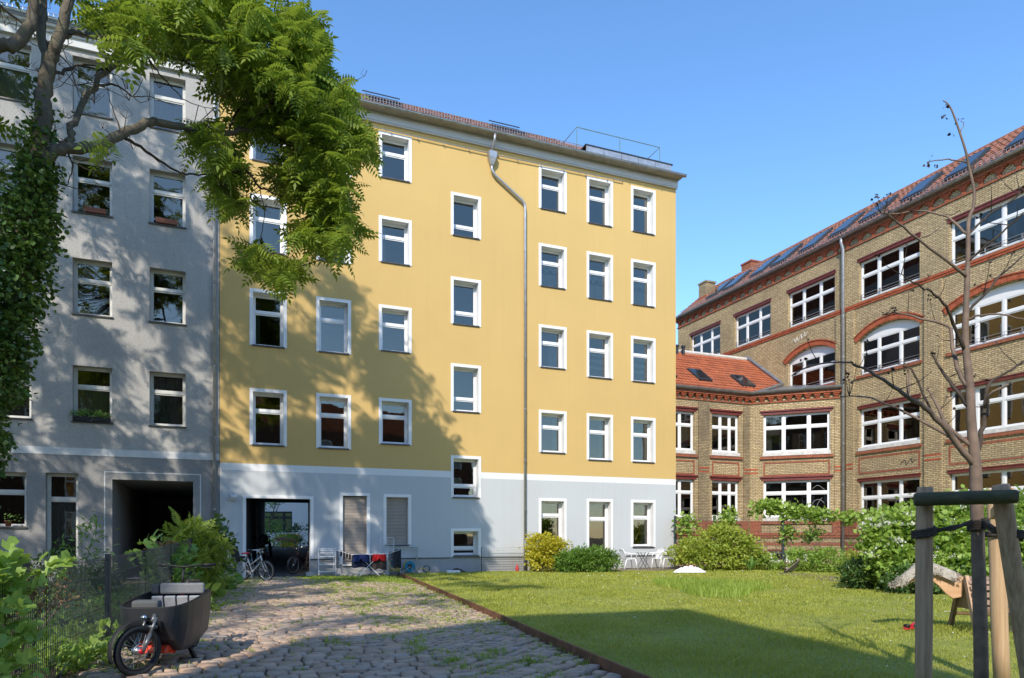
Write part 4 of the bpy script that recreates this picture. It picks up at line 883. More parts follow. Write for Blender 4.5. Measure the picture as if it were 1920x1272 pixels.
def cloud(blobs, size, tmpl=(T1V, T1F), clump=14, spread=.14, shell=.62, upb=.45, droop=.15):
    """leaves gathered in clumps through ellipsoid blobs: (x,y,z,rx,ry,rz,n_leaves)"""
    Ps, Ds = [], []
    for x, y, z, rx, ry, rz, n in blobs:
        m = max(1, int(n / clump)); u = unit(m); rad = shell + (1.04 - shell) * RNG.random(m) ** .7; rad = np.where(RNG.random(m) < .22, rad * RNG.random(m), rad)
        cc = np.array([x, y, z]) + u * rad[:, None] * np.array([rx, ry, rz]); idx = RNG.integers(0, m, n)
        P = cc[idx] + RNG.normal(0, spread, (n, 3)) * np.array([1, 1, .7]); Ps.append(P); Ds.append(u[idx] * .8 + unit(n) * .9 + np.array([0, 0, upb - droop]))
    P = np.concatenate(Ps); Dv = np.concatenate(Ds); n = len(P); up = np.tile(np.array([[0, 0, 1.]]), (n, 1)) + RNG.normal(0, .45, (n, 3))
    keep = P[:, 2] > .03; P, Dv, up = P[keep], Dv[keep], up[keep]; n = len(P)
    return scatter(tmpl[0], tmpl[1], frames(Dv, up, RNG.normal(0, .5, n), size * RNG.uniform(.6, 1.3, n)), P)
def shrub(name, label, cat, base, blobs, size, mat, tmpl=(T1V, T1F), stems=6, stem_r=.014, group=None, clump=14, spread=.14, extra=None, shell=.62, upb=.45):
    base = Vector(base); root = empty(name, base, 0, label, cat, group)
    V, Fc = cloud(blobs, size, tmpl, clump, spread, shell, upb); link('foliage', mesh_np('foliage', V, Fc, mat), root)
    for k in range(stems):
        b = blobs[k % len(blobs)]; t = Vector(b[:3]) + Vector((random.uniform(-.6, .6) * b[3], random.uniform(-.6, .6) * b[4], random.uniform(.1, .8) * b[5])); a = Vector((random.uniform(-.12, .12), random.uniform(-.12, .12), -.02))
        m = (a + t) / 2 + Vector((random.uniform(-.08, .08), random.uniform(-.08, .08), .1)); MB().tube([a, m, t], [stem_r, stem_r * .75, stem_r * .35], 5).build('stem', M['twig'], root)
    if extra: extra(root)
    return root
def petals(root, blobs, size, mat, name='blossom', n_per=9, clump_r=.05, count=40):
    Ps = []
    for i in range(count):
        b = blobs[i % len(blobs)]; u = unit(1)[0]; u[2] = abs(u[2]) * .8
        if u[1] > 0: u[1] *= -1
        c = np.array(b[:3]) + u * np.array(b[3:6]) * 1.03; Ps.append(c + RNG.normal(0, clump_r, (n_per, 3)) * np.array([1, 1, .4]))
    P = np.concatenate(Ps); n = len(P); V, Fc = scatter(TBV, TBF, frames(unit(n) + np.array([0, -.3, .1]), np.tile([[0, -.4, 1.]], (n, 1)) + RNG.normal(0, .3, (n, 3)), RNG.uniform(0, 6, n), size * RNG.uniform(.7, 1.3, n)), P)
    return link(name, mesh_np(name, V, Fc, mat), root)
# ---------------------------------------------------------------- big tree on the left
def big_tree():
    base = Vector((-10.3, 12.0, -.05)); root = empty('ivy_clad_tree', base, 0, 'large leafy tree with ivy clad trunk leaning in at the left', 'tree')
    def px(l): return [tuple(at(u, v, D) - base) + (r * .60,) for u, v, D, r in l]
    limbs = []
    trunk = [(0, 0, 0, .24)] + px([(-105, 1000, 12, .30), (-45, 800, 12, .27), (5, 640, 12, .26), (40, 470, 12, .25), (65, 350, 12, .24), (80, 240, 12, .235), (83, 170, 12, .20), (92, 122, 12, .19)]); limbs.append(('trunk', trunk))
    limbs += [('limb', px([(90, 130, 12, .15), (78, 60, 12, .12), (82, 0, 12.1, .11), (95, -120, 12.4, .09), (70, -330, 13, .06), (120, -520, 13.5, .03)])),
              ('limb', px([(92, 125, 12, .16), (104, 85, 12, .155), (122, 25, 12.1, .14), (150, -60, 12.4, .11), (230, -220, 13, .08), (330, -360, 14, .045), (420, -470, 15, .02)])),
              ('limb', px([(-80, 120, 11.4, .17), (0, 90, 11.5, .17), (33, 80, 11.6, .165), (57, 50, 11.7, .15), (60, 0, 11.8, .14), (20, -160, 11.5, .11), (-120, -360, 11, .07), (-260, -520, 10.5, .03)])),
              ('limb', px([(62, 330, 12, .20), (80, 305, 12, .19), (122, 277, 12.2, .17), (185, 274, 12.6, .15), (231, 254, 13, .14), (284, 228, 13.5, .13), (330, 238, 14, .115), (396, 254, 14.7, .105), (430, 248, 15, .095), (480, 241, 15.5, .08), (532, 228, 16, .06), (600, 190, 16.4, .04), (650, 150, 16.8, .018)])),
              ('limb', px([(128, 272, 12.2, .10), (133, 255, 12.3, .095), (139, 221, 12.5, .09), (178, 162, 12.9, .085), (231, 115, 13.4, .075), (264, 89, 13.8, .07), (297, 73, 14.2, .065), (356, 20, 14.8, .05), (430, -70, 15.6, .04), (520, -170, 16.4, .02)])),
              ('limb', px([(110, 75, 12.05, .09), (125, 63, 12.2, .085), (145, 61, 12.5, .08), (198, 68, 13, .07), (274, 53, 13.6, .06), (330, 30, 14.2, .05), (420, 5, 15, .035), (520, -10, 15.8, .018)]))]
    br = [[(234, 258, 13, .05), (274, 284, 13.5, .045), (330, 320, 14.1, .035), (363, 327, 14.5, .03), (412, 327, 15, .018), (450, 318, 15.4, .008)],
          [(400, 254, 14.7, .05), (433, 284, 15.1, .045), (459, 313, 15.4, .04), (486, 350, 15.7, .035), (509, 360, 15.9, .03), (539, 380, 16.1, .022), (555, 406, 16.3, .015), (575, 440, 16.4, .006)],
          [(486, 350, 15.7, .02), (495, 400, 15.8, .015), (490, 455, 15.9, .012), (505, 490, 16, .008), (530, 510, 16, .004)],
          [(480, 241, 15.5, .05), (530, 265, 15.9, .04), (580, 290, 16.3, .03), (630, 285, 16.7, .02), (690, 275, 17, .008)], [(532, 228, 16, .035), (560, 170, 16.2, .03), (575, 110, 16.3, .02), (590, 50, 16.3, .008)],
          [(178, 162, 12.9, .04), (215, 158, 13.2, .03), (250, 180, 13.6, .02), (290, 182, 14, .012), (330, 200, 14.4, .006)], [(100, 140, 12, .05), (128, 132, 12.3, .045), (150, 122, 12.6, .03), (190, 128, 13, .02), (235, 150, 13.3, .008)],
          [(264, 89, 13.8, .04), (285, 120, 14.1, .03), (310, 150, 14.4, .022), (350, 190, 14.8, .015), (400, 205, 15.2, .008)], [(264, 89, 13.8, .035), (330, 110, 14.4, .028), (400, 140, 15, .02), (470, 150, 15.6, .01)],
          [(330, 30, 14.2, .04), (400, 60, 14.9, .03), (470, 85, 15.5, .015)], [(356, 20, 14.8, .04), (440, 30, 15.4, .03), (540, 40, 16, .015)], [(430, 248, 15, .04), (450, 200, 15.4, .03), (500, 160, 15.8, .02), (540, 130, 16.1, .01)],
          [(0, 10, 11.9, .035), (60, 60, 12.1, .028), (120, 110, 12.4, .02), (175, 155, 12.8, .014), (240, 185, 13.3, .006)],
          [(122, 277, 12.2, .03), (135, 310, 12.3, .022), (125, 345, 12.3, .012), (100, 345, 12.3, .005)], [(231, 254, 13, .03), (215, 215, 13, .02), (205, 180, 13.1, .012), (200, 150, 13.1, .006)]]
    limbs += [('branch', px(b)) for b in br]
    samples = []
    for nm, pts in limbs:
        sp = smooth_path(pts, 5); jit = .012 if nm == 'branch' else .02
        P = [p + Vector((random.gauss(0, jit), random.gauss(0, jit), random.gauss(0, jit))) for p, r in sp]
        o = MB().tube(P, [r for p, r in sp], 12 if nm == 'trunk' else 9 if nm == 'limb' else 6).build(nm, M['bark' if nm != 'branch' else 'bark_dark'], root, True)
        if nm != 'trunk': samples += [(tuple(p), r) for p, r in sp]
    # foliage rosettes: visible masses, then unseen crown clumps placed up-sun to cast the wanted shade
    vis = [(470, 60, 115, 75, 15.5, 80), (400, 30, 90, 55, 14.7, 50), (560, 50, 42, 60, 16, 40), (540, 140, 62, 60, 16, 66), (470, 145, 75, 55, 15.5, 52), (610, 205, 48, 40, 16.5, 40), (600, 270, 72, 45, 16.5, 62), (662, 265, 40, 32, 17, 30), (560, 330, 62, 36, 16.5, 38), (622, 370, 42, 40, 16.5, 34), (636, 435, 30, 36, 16.5, 24), (590, 440, 45, 30, 16.5, 22), (525, 502, 52, 20, 16, 18), (482, 478, 24, 22, 16, 8), (425, 330, 42, 55, 15.5, 26), (395, 250, 36, 36, 15, 15), (445, 395, 18, 30, 15.5, 7),
           (230, 22, 60, 26, 13, 22), (240, 72, 26, 16, 13, 8), (330, 15, 60, 32, 14, 26), (350, 90, 45, 42, 14.5, 18), (195, 266, 16, 8, 12.8, 2), (500, 225, 55, 35, 16, 30), (640, 170, 22, 26, 16.6, 9), (590, 110, 20, 50, 16.2, 16)]
    pos = []
    for u, v, ru, rv, D, n in vis:
        for _ in range(int(n * .8)):
            a = random.uniform(0, 2 * math.pi); r = math.sqrt(random.random()); pos.append(at(u + ru * r * math.cos(a), v + rv * r * math.sin(a), D + random.gauss(0, .7)))
    inview = lambda p: p.y > .3 and -40 < 960 + p.x / p.y * F < 1960 and HZ - (p.z - HC) / p.y * F > -45
    def crown_from(P, kmin, kmax, nr, rad):
        for _ in range(40):
            k = random.uniform(kmin, kmax); c = P + Vector((SUN_H.x, SUN_H.y, math.tan(SUN_EL))) * k
            if c.z < 25 and not inview(c): break
        else: return
        for _ in range(nr):
            q = c + Vector((random.gauss(0, rad), random.gauss(0, rad), random.gauss(0, rad * .6)))
            if not inview(q): pos.append(q)
    poly = [(-2, -1), (-2, 11.2), (1.5, 11.6), (4.0, 11.4), (5.2, 9.6), (6.3, 8.9), (7.2, 7.2), (8.1, 5.9), (8.2, 4.0), (8.3, 1.0), (7.5, 0), (4, -1)]
    n = 0
    while n < 84:
        s, z = random.uniform(-1, 8.4), random.uniform(-.5, 11.6)
        if not inpoly(np.array([[s, z]]), poly)[0]: continue
        if math.sin(s * 1.35 + z * .75) + .5 * math.sin(s * 2.7 - z * 1.3 + 2) < -.35 and s < 4.8: continue
        n += 1; crown_from(yl(s, 0, z), 6.5, 13, 9, .42)
    for _ in range(92): crown_from(yl(random.uniform(-6.8, -.2), 0, random.uniform(.5, 17)), 6, 13, 7, .45)
    for _ in range(40): p = qr(random.uniform(-5.2, -1.2), random.uniform(.5, 14.5)); crown_from(p, 13, 19, 7, .5)
    for _ in range(10): p = qr(random.uniform(-1, 2.0), random.uniform(4, 15)); crown_from(p, 13, 19, 6, .45)
    for u, v in ((870, 1100), (900, 1094), (930, 1106), (850, 1088), (960, 1102), (800, 1128), (720, 1160)): crown_from(gp(u, v), 14, 20, 7, .35)
    for _ in range(14): crown_from(Vector((random.uniform(-11, -6.5), random.uniform(9, 20), 0)), 14, 19, 6, .5)
    pos = np.array([tuple(p - base) for p in pos]); nR = len(pos); per = 7
    P = np.repeat(pos, per, 0); az = RNG.uniform(0, 2 * np.pi, nR * per); el = RNG.normal(-.15, .4, nR * per); Dv = np.stack([np.cos(az) * np.cos(el), np.sin(az) * np.cos(el), np.sin(el)], 1)
    V, Fc = scatter(CPV, CPF, frames(Dv, np.tile([[0, 0, 1.]], (len(P), 1)) + RNG.normal(0, .25, (len(P), 3)), RNG.normal(0, .35, len(P)), RNG.uniform(.30, .56, len(P))), P + RNG.normal(0, .03, P.shape))
    link('crown', mesh_np('crown', V, Fc, M['leaf_tree']), root)
    S = np.array([s for s, r in samples]); tw = MB()
    for p in pos:
        d = np.linalg.norm(S - p, axis=1); j = int(np.argmin(d)); L = d[j]
        if L > 5.5: continue
        a, b = Vector(S[j]), Vector(p); m = a * .45 + b * .55 + Vector((random.gauss(0, .1), random.gauss(0, .1), -.06 * L)) * min(1, L); tw.tube([a, m, b], [min(.022, .006 + .006 * L), .008, .004], 4, False)
    # bare hanging twigs with up-curled tips
    for _ in range(70):
        j = random.randrange(len(S)); a = Vector(S[j]); L = random.uniform(.35, .9); d = Vector((random.gauss(0, 1), random.gauss(0, .6), random.uniform(-1.1, .2))).normalized()
        b = a + d * L * .6; c = b + (d + Vector((0, 0, .5))) * L * .4; e = c + Vector((random.gauss(0, .1), 0, .22)) * L; tw.tube([a, b, c, e], [.009, .007, .006, .004], 4, False)
        for _k in range(3): tw.tube([c, c + Vector((random.gauss(0, .12), random.gauss(0, .1), .14)) * L, c + Vector((random.gauss(0, .16), random.gauss(0, .1), .30)) * L], [.005, .004, .003], 4, False)
    tag(tw.build('twigs', M['bark_dark'], root), kind='stuff')
    # ivy on the trunk
    iv = []
    for u, v, r, n in ((-95, 980, .5, 600), (-40, 820, .62, 800), (-10, 700, .62, 900), (14, 610, .62, 900), (35, 520, .68, 1000), (52, 440, .62, 900), (60, 370, .46, 650), (68, 310, .34, 420), (72, 265, .24, 220), (75, 230, .16, 90), (-60, 900, .5, 500)):
        c = at(u, v, 12) - base; iv.append((c.x, c.y, c.z, r * .72, r * .72, .70, int(n * 2.2)))
    V, Fc = cloud(iv, .085, (TBV, TBF), 9, .09, .6, .1); link('ivy', mesh_np('ivy', V, Fc, M['leaf_ivy']), root)
    return root
big_tree()
# ---------------------------------------------------------------- young bare tree with its stakes
def young_tree():
    D = 6.0; base = Vector((at(1840, 1272, D).x, D, .04)); root = empty('young_tree', base, 0, 'young tree with thin bare branches tied between wooden stakes', 'tree')
    def px(l, dd=0.): return [tuple(at(u, v, D + dd * i / max(1, len(l) - 1)) - base) + (r / F * D,) for i, (u, v, r) in enumerate(l)]
    tr = [(0.0, 0, 0, 13 / F * D)] + px([(1839, 1200, 12.5), (1836, 1100, 12), (1833, 1000, 11.5), (1830, 910, 11), (1828, 860, 10), (1822, 800, 8.5), (1818, 720, 7.5), (1810, 640, 6.2), (1812, 560, 5.2), (1815, 480, 4.2), (1816, 416, 3.4), (1825, 388, 2.8), (1826, 355, 2.6), (1817, 315, 2.4), (1811, 285, 2.2), (1800, 250, 1.9), (1787, 213, 1.6), (1778, 196, 1.2), (1768, 189, .8)])
    sp = smooth_path(tr, 4); MB().tube([p for p, r in sp], [r for p, r in sp], 10).build('trunk', M['bark_young'], root, True)
    B = [([(1826, 873, 6), (1785, 820, 5.4), (1745, 774, 4.6), (1702, 744, 3.8), (1666, 719, 3), (1619, 691, 2.2), (1586, 680, 1.8), (1520, 685, 1.4), (1485, 705, .9)], -.5), ([(1821, 837, 5), (1775, 797, 3.8), (1758, 761, 3), (1738, 729, 2)], .3), ([(1816, 764, 4.5), (1788, 724, 3.5), (1765, 695, 2.6), (1748, 665, 1.6)], .4),
         ([(1813, 724, 4.6), (1795, 691, 4), (1785, 639, 3.4), (1778, 612, 3), (1725, 597, 2.2), (1682, 587, 1.6), (1655, 590, 1)], .5), ([(1809, 658, 4), (1788, 609, 3.2), (1775, 576, 2.6), (1745, 546, 2), (1722, 536, 1.4), (1690, 515, .8)], -.4), ([(1828, 863, 5.5), (1841, 810, 4.8), (1847, 764, 4), (1852, 724, 3.2), (1877, 705, 2.4), (1920, 678, 1.6), (1965, 640, 1)], .3),
         ([(1848, 764, 3.4), (1856, 741, 3), (1894, 718, 2)], -.2), ([(1811, 590, 3), (1844, 553, 2.2), (1887, 506, 1.8), (1930, 470, 1)], .3), ([(1811, 600, 2.4), (1857, 589, 1.8), (1920, 599, 1)], -.3), ([(1814, 442, 2.8), (1776, 407, 2), (1720, 396, 1.5), (1664, 402, .9), (1620, 390, .6)], .4), ([(1812, 520, 3), (1723, 449, 2.2), (1675, 412, 1.6), (1655, 398, .9)], -.4),
         ([(1813, 492, 2.6), (1867, 445, 2), (1918, 402, 1.4), (1960, 370, .8)], -.3), ([(1816, 440, 2.2), (1859, 399, 1.8), (1905, 372, 1.4), (1912, 350, .8)], .3), ([(1812, 306, 1.6), (1776, 299, 1.2), (1742, 304, .8)], .1), ([(1745, 774, 2.4), (1715, 700, 1.8), (1700, 690, 1)], .1), ([(1702, 744, 2.4), (1706, 700, 1.9), (1695, 684, 1)], 0), ([(1785, 820, 3), (1700, 775, 2.2), (1620, 745, 1.5), (1575, 745, 1)], .4),
         ([(1723, 449, 1.4), (1760, 430, 1), (1772, 410, .7)], .1), ([(1821, 330, 1.3), (1826, 310, 1), (1836, 300, .6)], .05), ([(1800, 250, 1), (1806, 235, .7), (1800, 225, .4)], 0)]
    tips = []
    for l, dd in B:
        sp = smooth_path(px(l, dd), 4); o = MB().tube([p + Vector((random.gauss(0, .004), random.gauss(0, .004), random.gauss(0, .004))) for p, r in sp], [r for p, r in sp], 6).build('branch', M['bark_dark' if random.random() < .4 else 'bark_young'], root, True)
        P = [p for p, r in sp]; tips.append(P[-1])
        if len(l) > 3:
            for _ in range(len(l)):
                i = random.randrange(len(P) // 3, len(P)); a = P[i]; d = Vector((random.gauss(0, .6), random.gauss(0, .6), random.uniform(-.1, 1))).normalized() * random.uniform(.06, .22) * 1.25; b = a + d * .6; c = a + d + Vector((0, 0, .04)); tips.append(c)
                MB().tube([a, b, c], [.0045, .0033, .0016], 4, False).build('twig', M['bark_dark'], o)
    P = np.array([tuple(tips[i] + Vector((random.gauss(0, .015), random.gauss(0, .015), random.gauss(0, .015)))) for i in range(len(tips)) for _ in range(4 if i % 2 else 1)] + [tuple(at(u, v, D) - base + Vector((random.gauss(0, .012), 0, random.gauss(0, .012)))) for u, v in ((1769, 222), (1774, 200), (1786, 252), (1740, 314), (1754, 312), (1590, 700)) for _ in range(6)])
    V, Fc = scatter(TBV, TBF, frames(unit(len(P)), np.tile([[0, 0, 1.]], (len(P), 1)), RNG.uniform(0, 6, len(P)), RNG.uniform(.016, .034, len(P))), P); tag(link('seed_husks', mesh_np('seed_husks', V, Fc, M['bark_dark']), root), kind='stuff')
young_tree()
def stakes():
    WD = woodmat('stake_wood', (.27, .175, .105), (.50, .35, .22), 2, 10, .8); WL = woodmat('pale_stake_wood', (.40, .26, .14), (.58, .41, .25), 2, 9, .8); MO = woodmat('mossy_bar_wood', (.05, .05, .03), (.11, .10, .06), 0, 10, .85, (.05, .065, .025))
    o = at(1733, 1272, 5.65); root = empty('tree_stakes', (o.x, 5.65, .02), 0, 'three round timber stakes with crossbar and rope holding the young tree', 'tree stakes'); b0 = root.location.copy()
    def post(u0, v0, u1, D0, D1, r, mt):
        top = at(u0, v0, D0); z = .0; bot = Vector((at(u1, 1272, D1).x, D1, z)); pts = [(bot - b0).lerp(top - b0, t) for t in (0, .2, .4, .6, .8, .97, 1)]
        rr = [r * random.uniform(.97, 1.03) for _ in pts[:-1]] + [r * .9]; p = MB().tube([q + Vector((random.gauss(0, .002), 0, 0)) for q in pts], rr, 16).build('post', mt, root, True); return p
    for a in ((1734, 914, 1731, 5.65, 5.65, .063, WD), (1865, 918, 1879, 6.5, 6.45, .069, WL), (1876, 910, 1940, 5.45, 5.65, .066, WD)): post(*a)
    c = MB(); p0, p1 = at(1714, 937, 5.57) - b0, at(1908, 931, 5.33) - b0; c.tube([p0, p0.lerp(p1, .02), p0.lerp(p1, .5), p0.lerp(p1, .98), p1], [.045, .053, .054, .053, .045], 12).build('crossbar', MO, root, True)
    MB().bar(at(1862, 965, 6.38) - b0, at(1896, 925, 5.6) - b0, .04, .09).build('brace', WL, root)
    RO = plain('rope', (.05, .042, .035), .95, 0, .4, 40, .9, .004, 120)
    def coil(u, v, D, r, n, tilt):
        ctr = at(u, v, D) - b0; r *= 1.31; pts = [ctr + Vector((math.cos(g) * r, math.sin(g) * r, (g / (2 * math.pi) - n / 2) * .021 + tilt * math.cos(g))) for g in np.linspace(0, 2 * math.pi * n, int(18 * n))]; MB().tube(pts, .0155, 6).build('rope_coil', RO, root, True)
    coil(1732, 1000, 5.65, .060, 3, .012); coil(1897, 1003, 5.52, .062, 3, -.01); coil(1833, 985, 6.0, .052, 4, .01); coil(1868, 1002, 6.48, .064, 2, 0)
    for off in (-.012, .012):
        a, b = at(1748, 996, 5.62) - b0, at(1822, 980, 5.95) - b0; MB().tube([a + Vector((0, 0, off)), a.lerp(b, .5) + Vector((0, 0, -.012 - off)), b + Vector((0, 0, off))], .015, 6).build('rope', RO, root, True)
        a, b = at(1842, 978, 5.95) - b0, at(1884, 1000, 5.5) - b0; MB().tube([a + Vector((0, 0, off)), a.lerp(b, .5) + Vector((0, 0, -.02 + off)), b + Vector((0, 0, off))], .018, 6).build('rope', RO, root, True)
stakes()
# ================================================================ NEIGHBOURS OUTSIDE THE FRAME AND THE COURT BEHIND THE GATEWAY
M['rear_brick'] = brickmat('dark_red_brick', (.13, .05, .03), (.20, .085, .05), (.10, .08, .06), .4)
def rear_houses():
    root = empty('rear_house', (0, -10, 0), 0, 'narrow gabled brick house behind the viewpoint, its shadow lies on the lawn', 'house')
    MB().prism([(-6.7, 0), (1.15, 0), (1.15, 13.2), (.55, 14.4), (-.1, 15.6), (-1.2, 18.0), (-4.3, 17.1), (-5.7, 15.75), (-6.8, 15.4)], -5, 0).build('wall', M['rear_brick'], root)
    for i in range(3):
        for j in range(4): window(root, -6.6 + i * 2.6, .10, 1.2 + j * 3.3, 1.3, 1.9, (.5,), (.66,)).rotation_euler = (0, 0, R(180))
    r2 = empty('rear_block', (0, -26, 0), 0, 'long brick apartment block closing the court behind the viewpoint', 'building')
    MB().box(-45, 45, -8, 0, 0, 14.6).build('wall', M['rear_brick'], r2); MB().prism([(-45, 14.6), (45, 14.6), (44, 17.5), (-44, 17.5)], -7.9, -.3).build('roof', M['tile'], r2)
    fm = MB().box(-.7, .7, 0, .06, 0, 2).mesh('window', M['frame_white']); pm = MB().box(-.6, .6, .061, .07, .1, 1.25).box(-.6, .6, .061, .07, 1.35, 1.9).mesh('pane', M['skypane'])
    for i in range(18):
        for j in range(4): o = link('window', fm, r2, (-42 + i * 4.95, 0, 1.5 + j * 3.3)); link('pane', pm, o)
rear_houses()
def court():
    sheet('court_ground', [tuple((YO + YX * a - YN * b)[:2]) for a, b in ((-14, 13.02), (18, 13.02), (18, 40), (-14, 40))], .85, M['garden'])
    r = empty('court_house', (-16, 48, .85), 0, 'pale house front with dark framed window seen through the gateway', 'house')
    h = [(-1.2, .9, .9, 2.35)]; wall_holes(-9, 12, 0, 9, h, 0, .3).build('wall', M['white_plaster'], r)
    window(r, -1.2, .1, .9, 2.1, 1.45, (.33, .72), (.72,), mat='dark_metal'); MB().box(-1.3, 1., .9, .95, .7, 2.5).build('room_wall', plain('lime_glow_wall', (.35, .50, .08), .8), r)  # lime colour stands in for the green glow behind the panes
    p = at(543, 1003, 43); q = empty('yellow_planter', (p.x, 43, .85), 0, 'yellow box planter standing in the court beyond the gateway', 'planter')
    m = MB(); m.add([(-.42, -.3, 0), (.42, -.3, 0), (.42, .3, 0), (-.42, .3, 0), (-.5, -.36, .62), (.5, -.36, .62), (.5, .36, .62), (-.5, .36, .62)], [(3, 2, 1, 0), (0, 1, 5, 4), (1, 2, 6, 5), (2, 3, 7, 6), (3, 0, 4, 7), (4, 5, 6, 7)]); m.build('tub', plain('yellow_tub', (.62, .40, .04), .6), q); MB().box(-.54, .54, -.4, .4, .62, .78).build('rim', plain('yellow_rim', (.72, .48, .05), .6), q)
    for u, v, D, rx, rz, n, mt, nm, lb in ((512, 1000, 41, .7, .8, 500, 'leaf_mid', 'court_shrub', 'leafy shrub at the left inside the court behind the gateway'), (562, 1005, 40, .75, .6, 500, 'leaf_dark', 'court_shrub', 'dark shrub at the right inside the court behind the gateway'), (535, 1018, 39, .7, .3, 400, 'leaf_fresh', 'flower_bush', 'low bush with pink flowers beyond the gateway')):
        p = at(u, v, D); bl_ = [(0, 0, .1 + rz, rx, rx, rz, n)]; shrub(nm, lb, 'shrub', (p.x, D, .83), bl_, .14, M[mt], stems=3, extra=(lambda r_: petals(r_, [(0, 0, .35, .6, .5, .3)], .09, M['petal_pink'], count=16)) if nm == 'flower_bush' else None)
    p = at(505, 960, 44); shrub('court_tree', 'small tree hanging over the court, glimpsed at the top of the gateway', 'tree', (p.x - .6, 44, .83), [(.3, 0, 2.9, 1.0, .8, .5, 420), (1.3, 0, 3.0, .6, .5, .3, 150)], .16, M['leaf_mid'], stems=4, stem_r=.05)
court()
# ================================================================ SHRUBS AND CLIMBERS
def base(u, D, z=.03): p = at(u, 1000, D); return (p.x, D, z)
M['leaf_shrub'] = leafmat('shrub_leaf', (.095, .20, .030), (.20, .33, .06), .35)
shrub('golden_shrub', 'golden yellow maple shrub against the wall by the rain pipe', 'shrub', base(1022, 28.0), [(0, 0, .95, .75, .6, .55, 2700), (-.35, 0, .55, .4, .4, .4, 500), (.45, -.1, 1.1, .45, .4, .28, 500), (0, -.1, .4, .6, .5, .35, 1000), (-.3, 0, 1.35, .4, .35, .2, 260)], .12, M['leaf_gold'], stems=7, spread=.09)
shrub('green_shrub', 'rounded green shrub beside the golden one under the garden door', 'shrub', base(1100, 27.6), [(-.55, 0, .42, .68, .55, .42, 3200), (.45, -.1, .48, .75, .6, .46, 3800), (0, .2, .55, .6, .4, .4, 1400)], .13, M['leaf_shrub'], (TNV * np.array([2.0, 1, 1]), TNF), stems=6, spread=.09)
shrub('lime_shrub', 'wide spreading lime green shrub at the fence beside the plastic chairs', 'shrub', base(1345, 29.3), [(-.9, 0, .75, .9, .7, .55, 1700), (.1, 0, 1.05, 1.0, .8, .75, 2600), (1.0, -.1, .9, .8, .7, .7, 1600), (-.1, -.35, .5, 1.2, .6, .45, 1600), (-1.5, .1, .7, .5, .5, .35, 500), (.2, .1, 1.6, .7, .6, .3, 700), (1.5, -.1, .5, .5, .5, .4, 600)], .145, M['leaf_lime'], stems=12, spread=.11)
for i, (u, D, rx, rz, n, mt, lb) in enumerate(((1505, 28.2, .65, .42, 1000, 'leaf_fresh', 'bright green bush right of the wooden pallet'), (1560, 27.4, .7, .45, 1100, 'leaf_fresh', 'bright green bush below the fence near the grey drain pipe'), (1618, 26.2, .6, .38, 800, 'leaf_lime', 'low yellowish bush left of the dark narrow leaved shrub'), (1440, 29.0, .45, .36, 600, 'leaf_fresh', 'leafy bush left of the wooden pallet'))):
    shrub('bed_bush', lb, 'shrub', base(u, D), [(0, 0, rz, rx, .5, rz, n), (.3, -.2, rz * .6, rx * .7, .4, rz * .6, n // 2), (-.2, .3, rz * 1.7, rx * .5, .3, rz * .5, n // 3)], .11, M[mt], stems=5, spread=.09, group='bushes in the far bed')
V_IRIS = (TNV * np.array([.7, 1, .3]), TNF)
shrub('iris_clump', 'upright blue green iris leaves in front of the lime shrub', 'plant', base(1408, 28.6), [(0, 0, .12, .10, .10, .10, 46)], .52, M['leaf_mid'], V_IRIS, stems=1, spread=.05, upb=2.6)
shrub('peony_bush', 'dark green narrow leaved bush at the right edge of the lawn', 'shrub', base(1624, 18.7), [(0, 0, .38, .58, .5, .38, 1700), (.3, -.1, .45, .45, .4, .35, 700)], .17, M['leaf_dark'], (TNV * np.array([1.3, 1, 1]), TNF), stems=6, spread=.08, upb=.7)
vb = [(0, 0, 1.2, 1.5, 1.1, 1.0, 4200), (-1.5, -.1, .9, .8, .8, .75, 1700), (-1.2, 0, 1.7, .7, .7, .5, 1100), (1.5, -.4, 1.3, 1.2, 1.0, 1.0, 2600), (.3, 0, 2.1, 1.0, .8, .4, 1100), (-.3, -.7, .7, 1.2, .6, .6, 1800), (-1.9, .1, 1.5, .4, .4, .5, 400), (1.9, -.2, 2.2, .6, .6, .35, 500)]
shrub('viburnum_bush', 'big leafy bush with flat white blossoms behind the tree stakes', 'shrub', base(1790, 18.2), [b[:6] + (int(b[6] * 1.7),) for b in vb], .125, M['leaf_fresh'], (TBV, TBF), stems=14, spread=.15, stem_r=.02, extra=lambda r: petals(r, vb, .066, M['petal_white'], 'blossom', 18, .085, 120), clump=12)
shrub('low_bush', 'low shaded bush at the foot of the white blossomed bush', 'shrub', base(1700, 17.2), [(0, 0, .3, .8, .4, .32, 900), (.9, -.1, .28, .6, .4, .3, 600)], .13, M['leaf_dark'], stems=4, spread=.1)
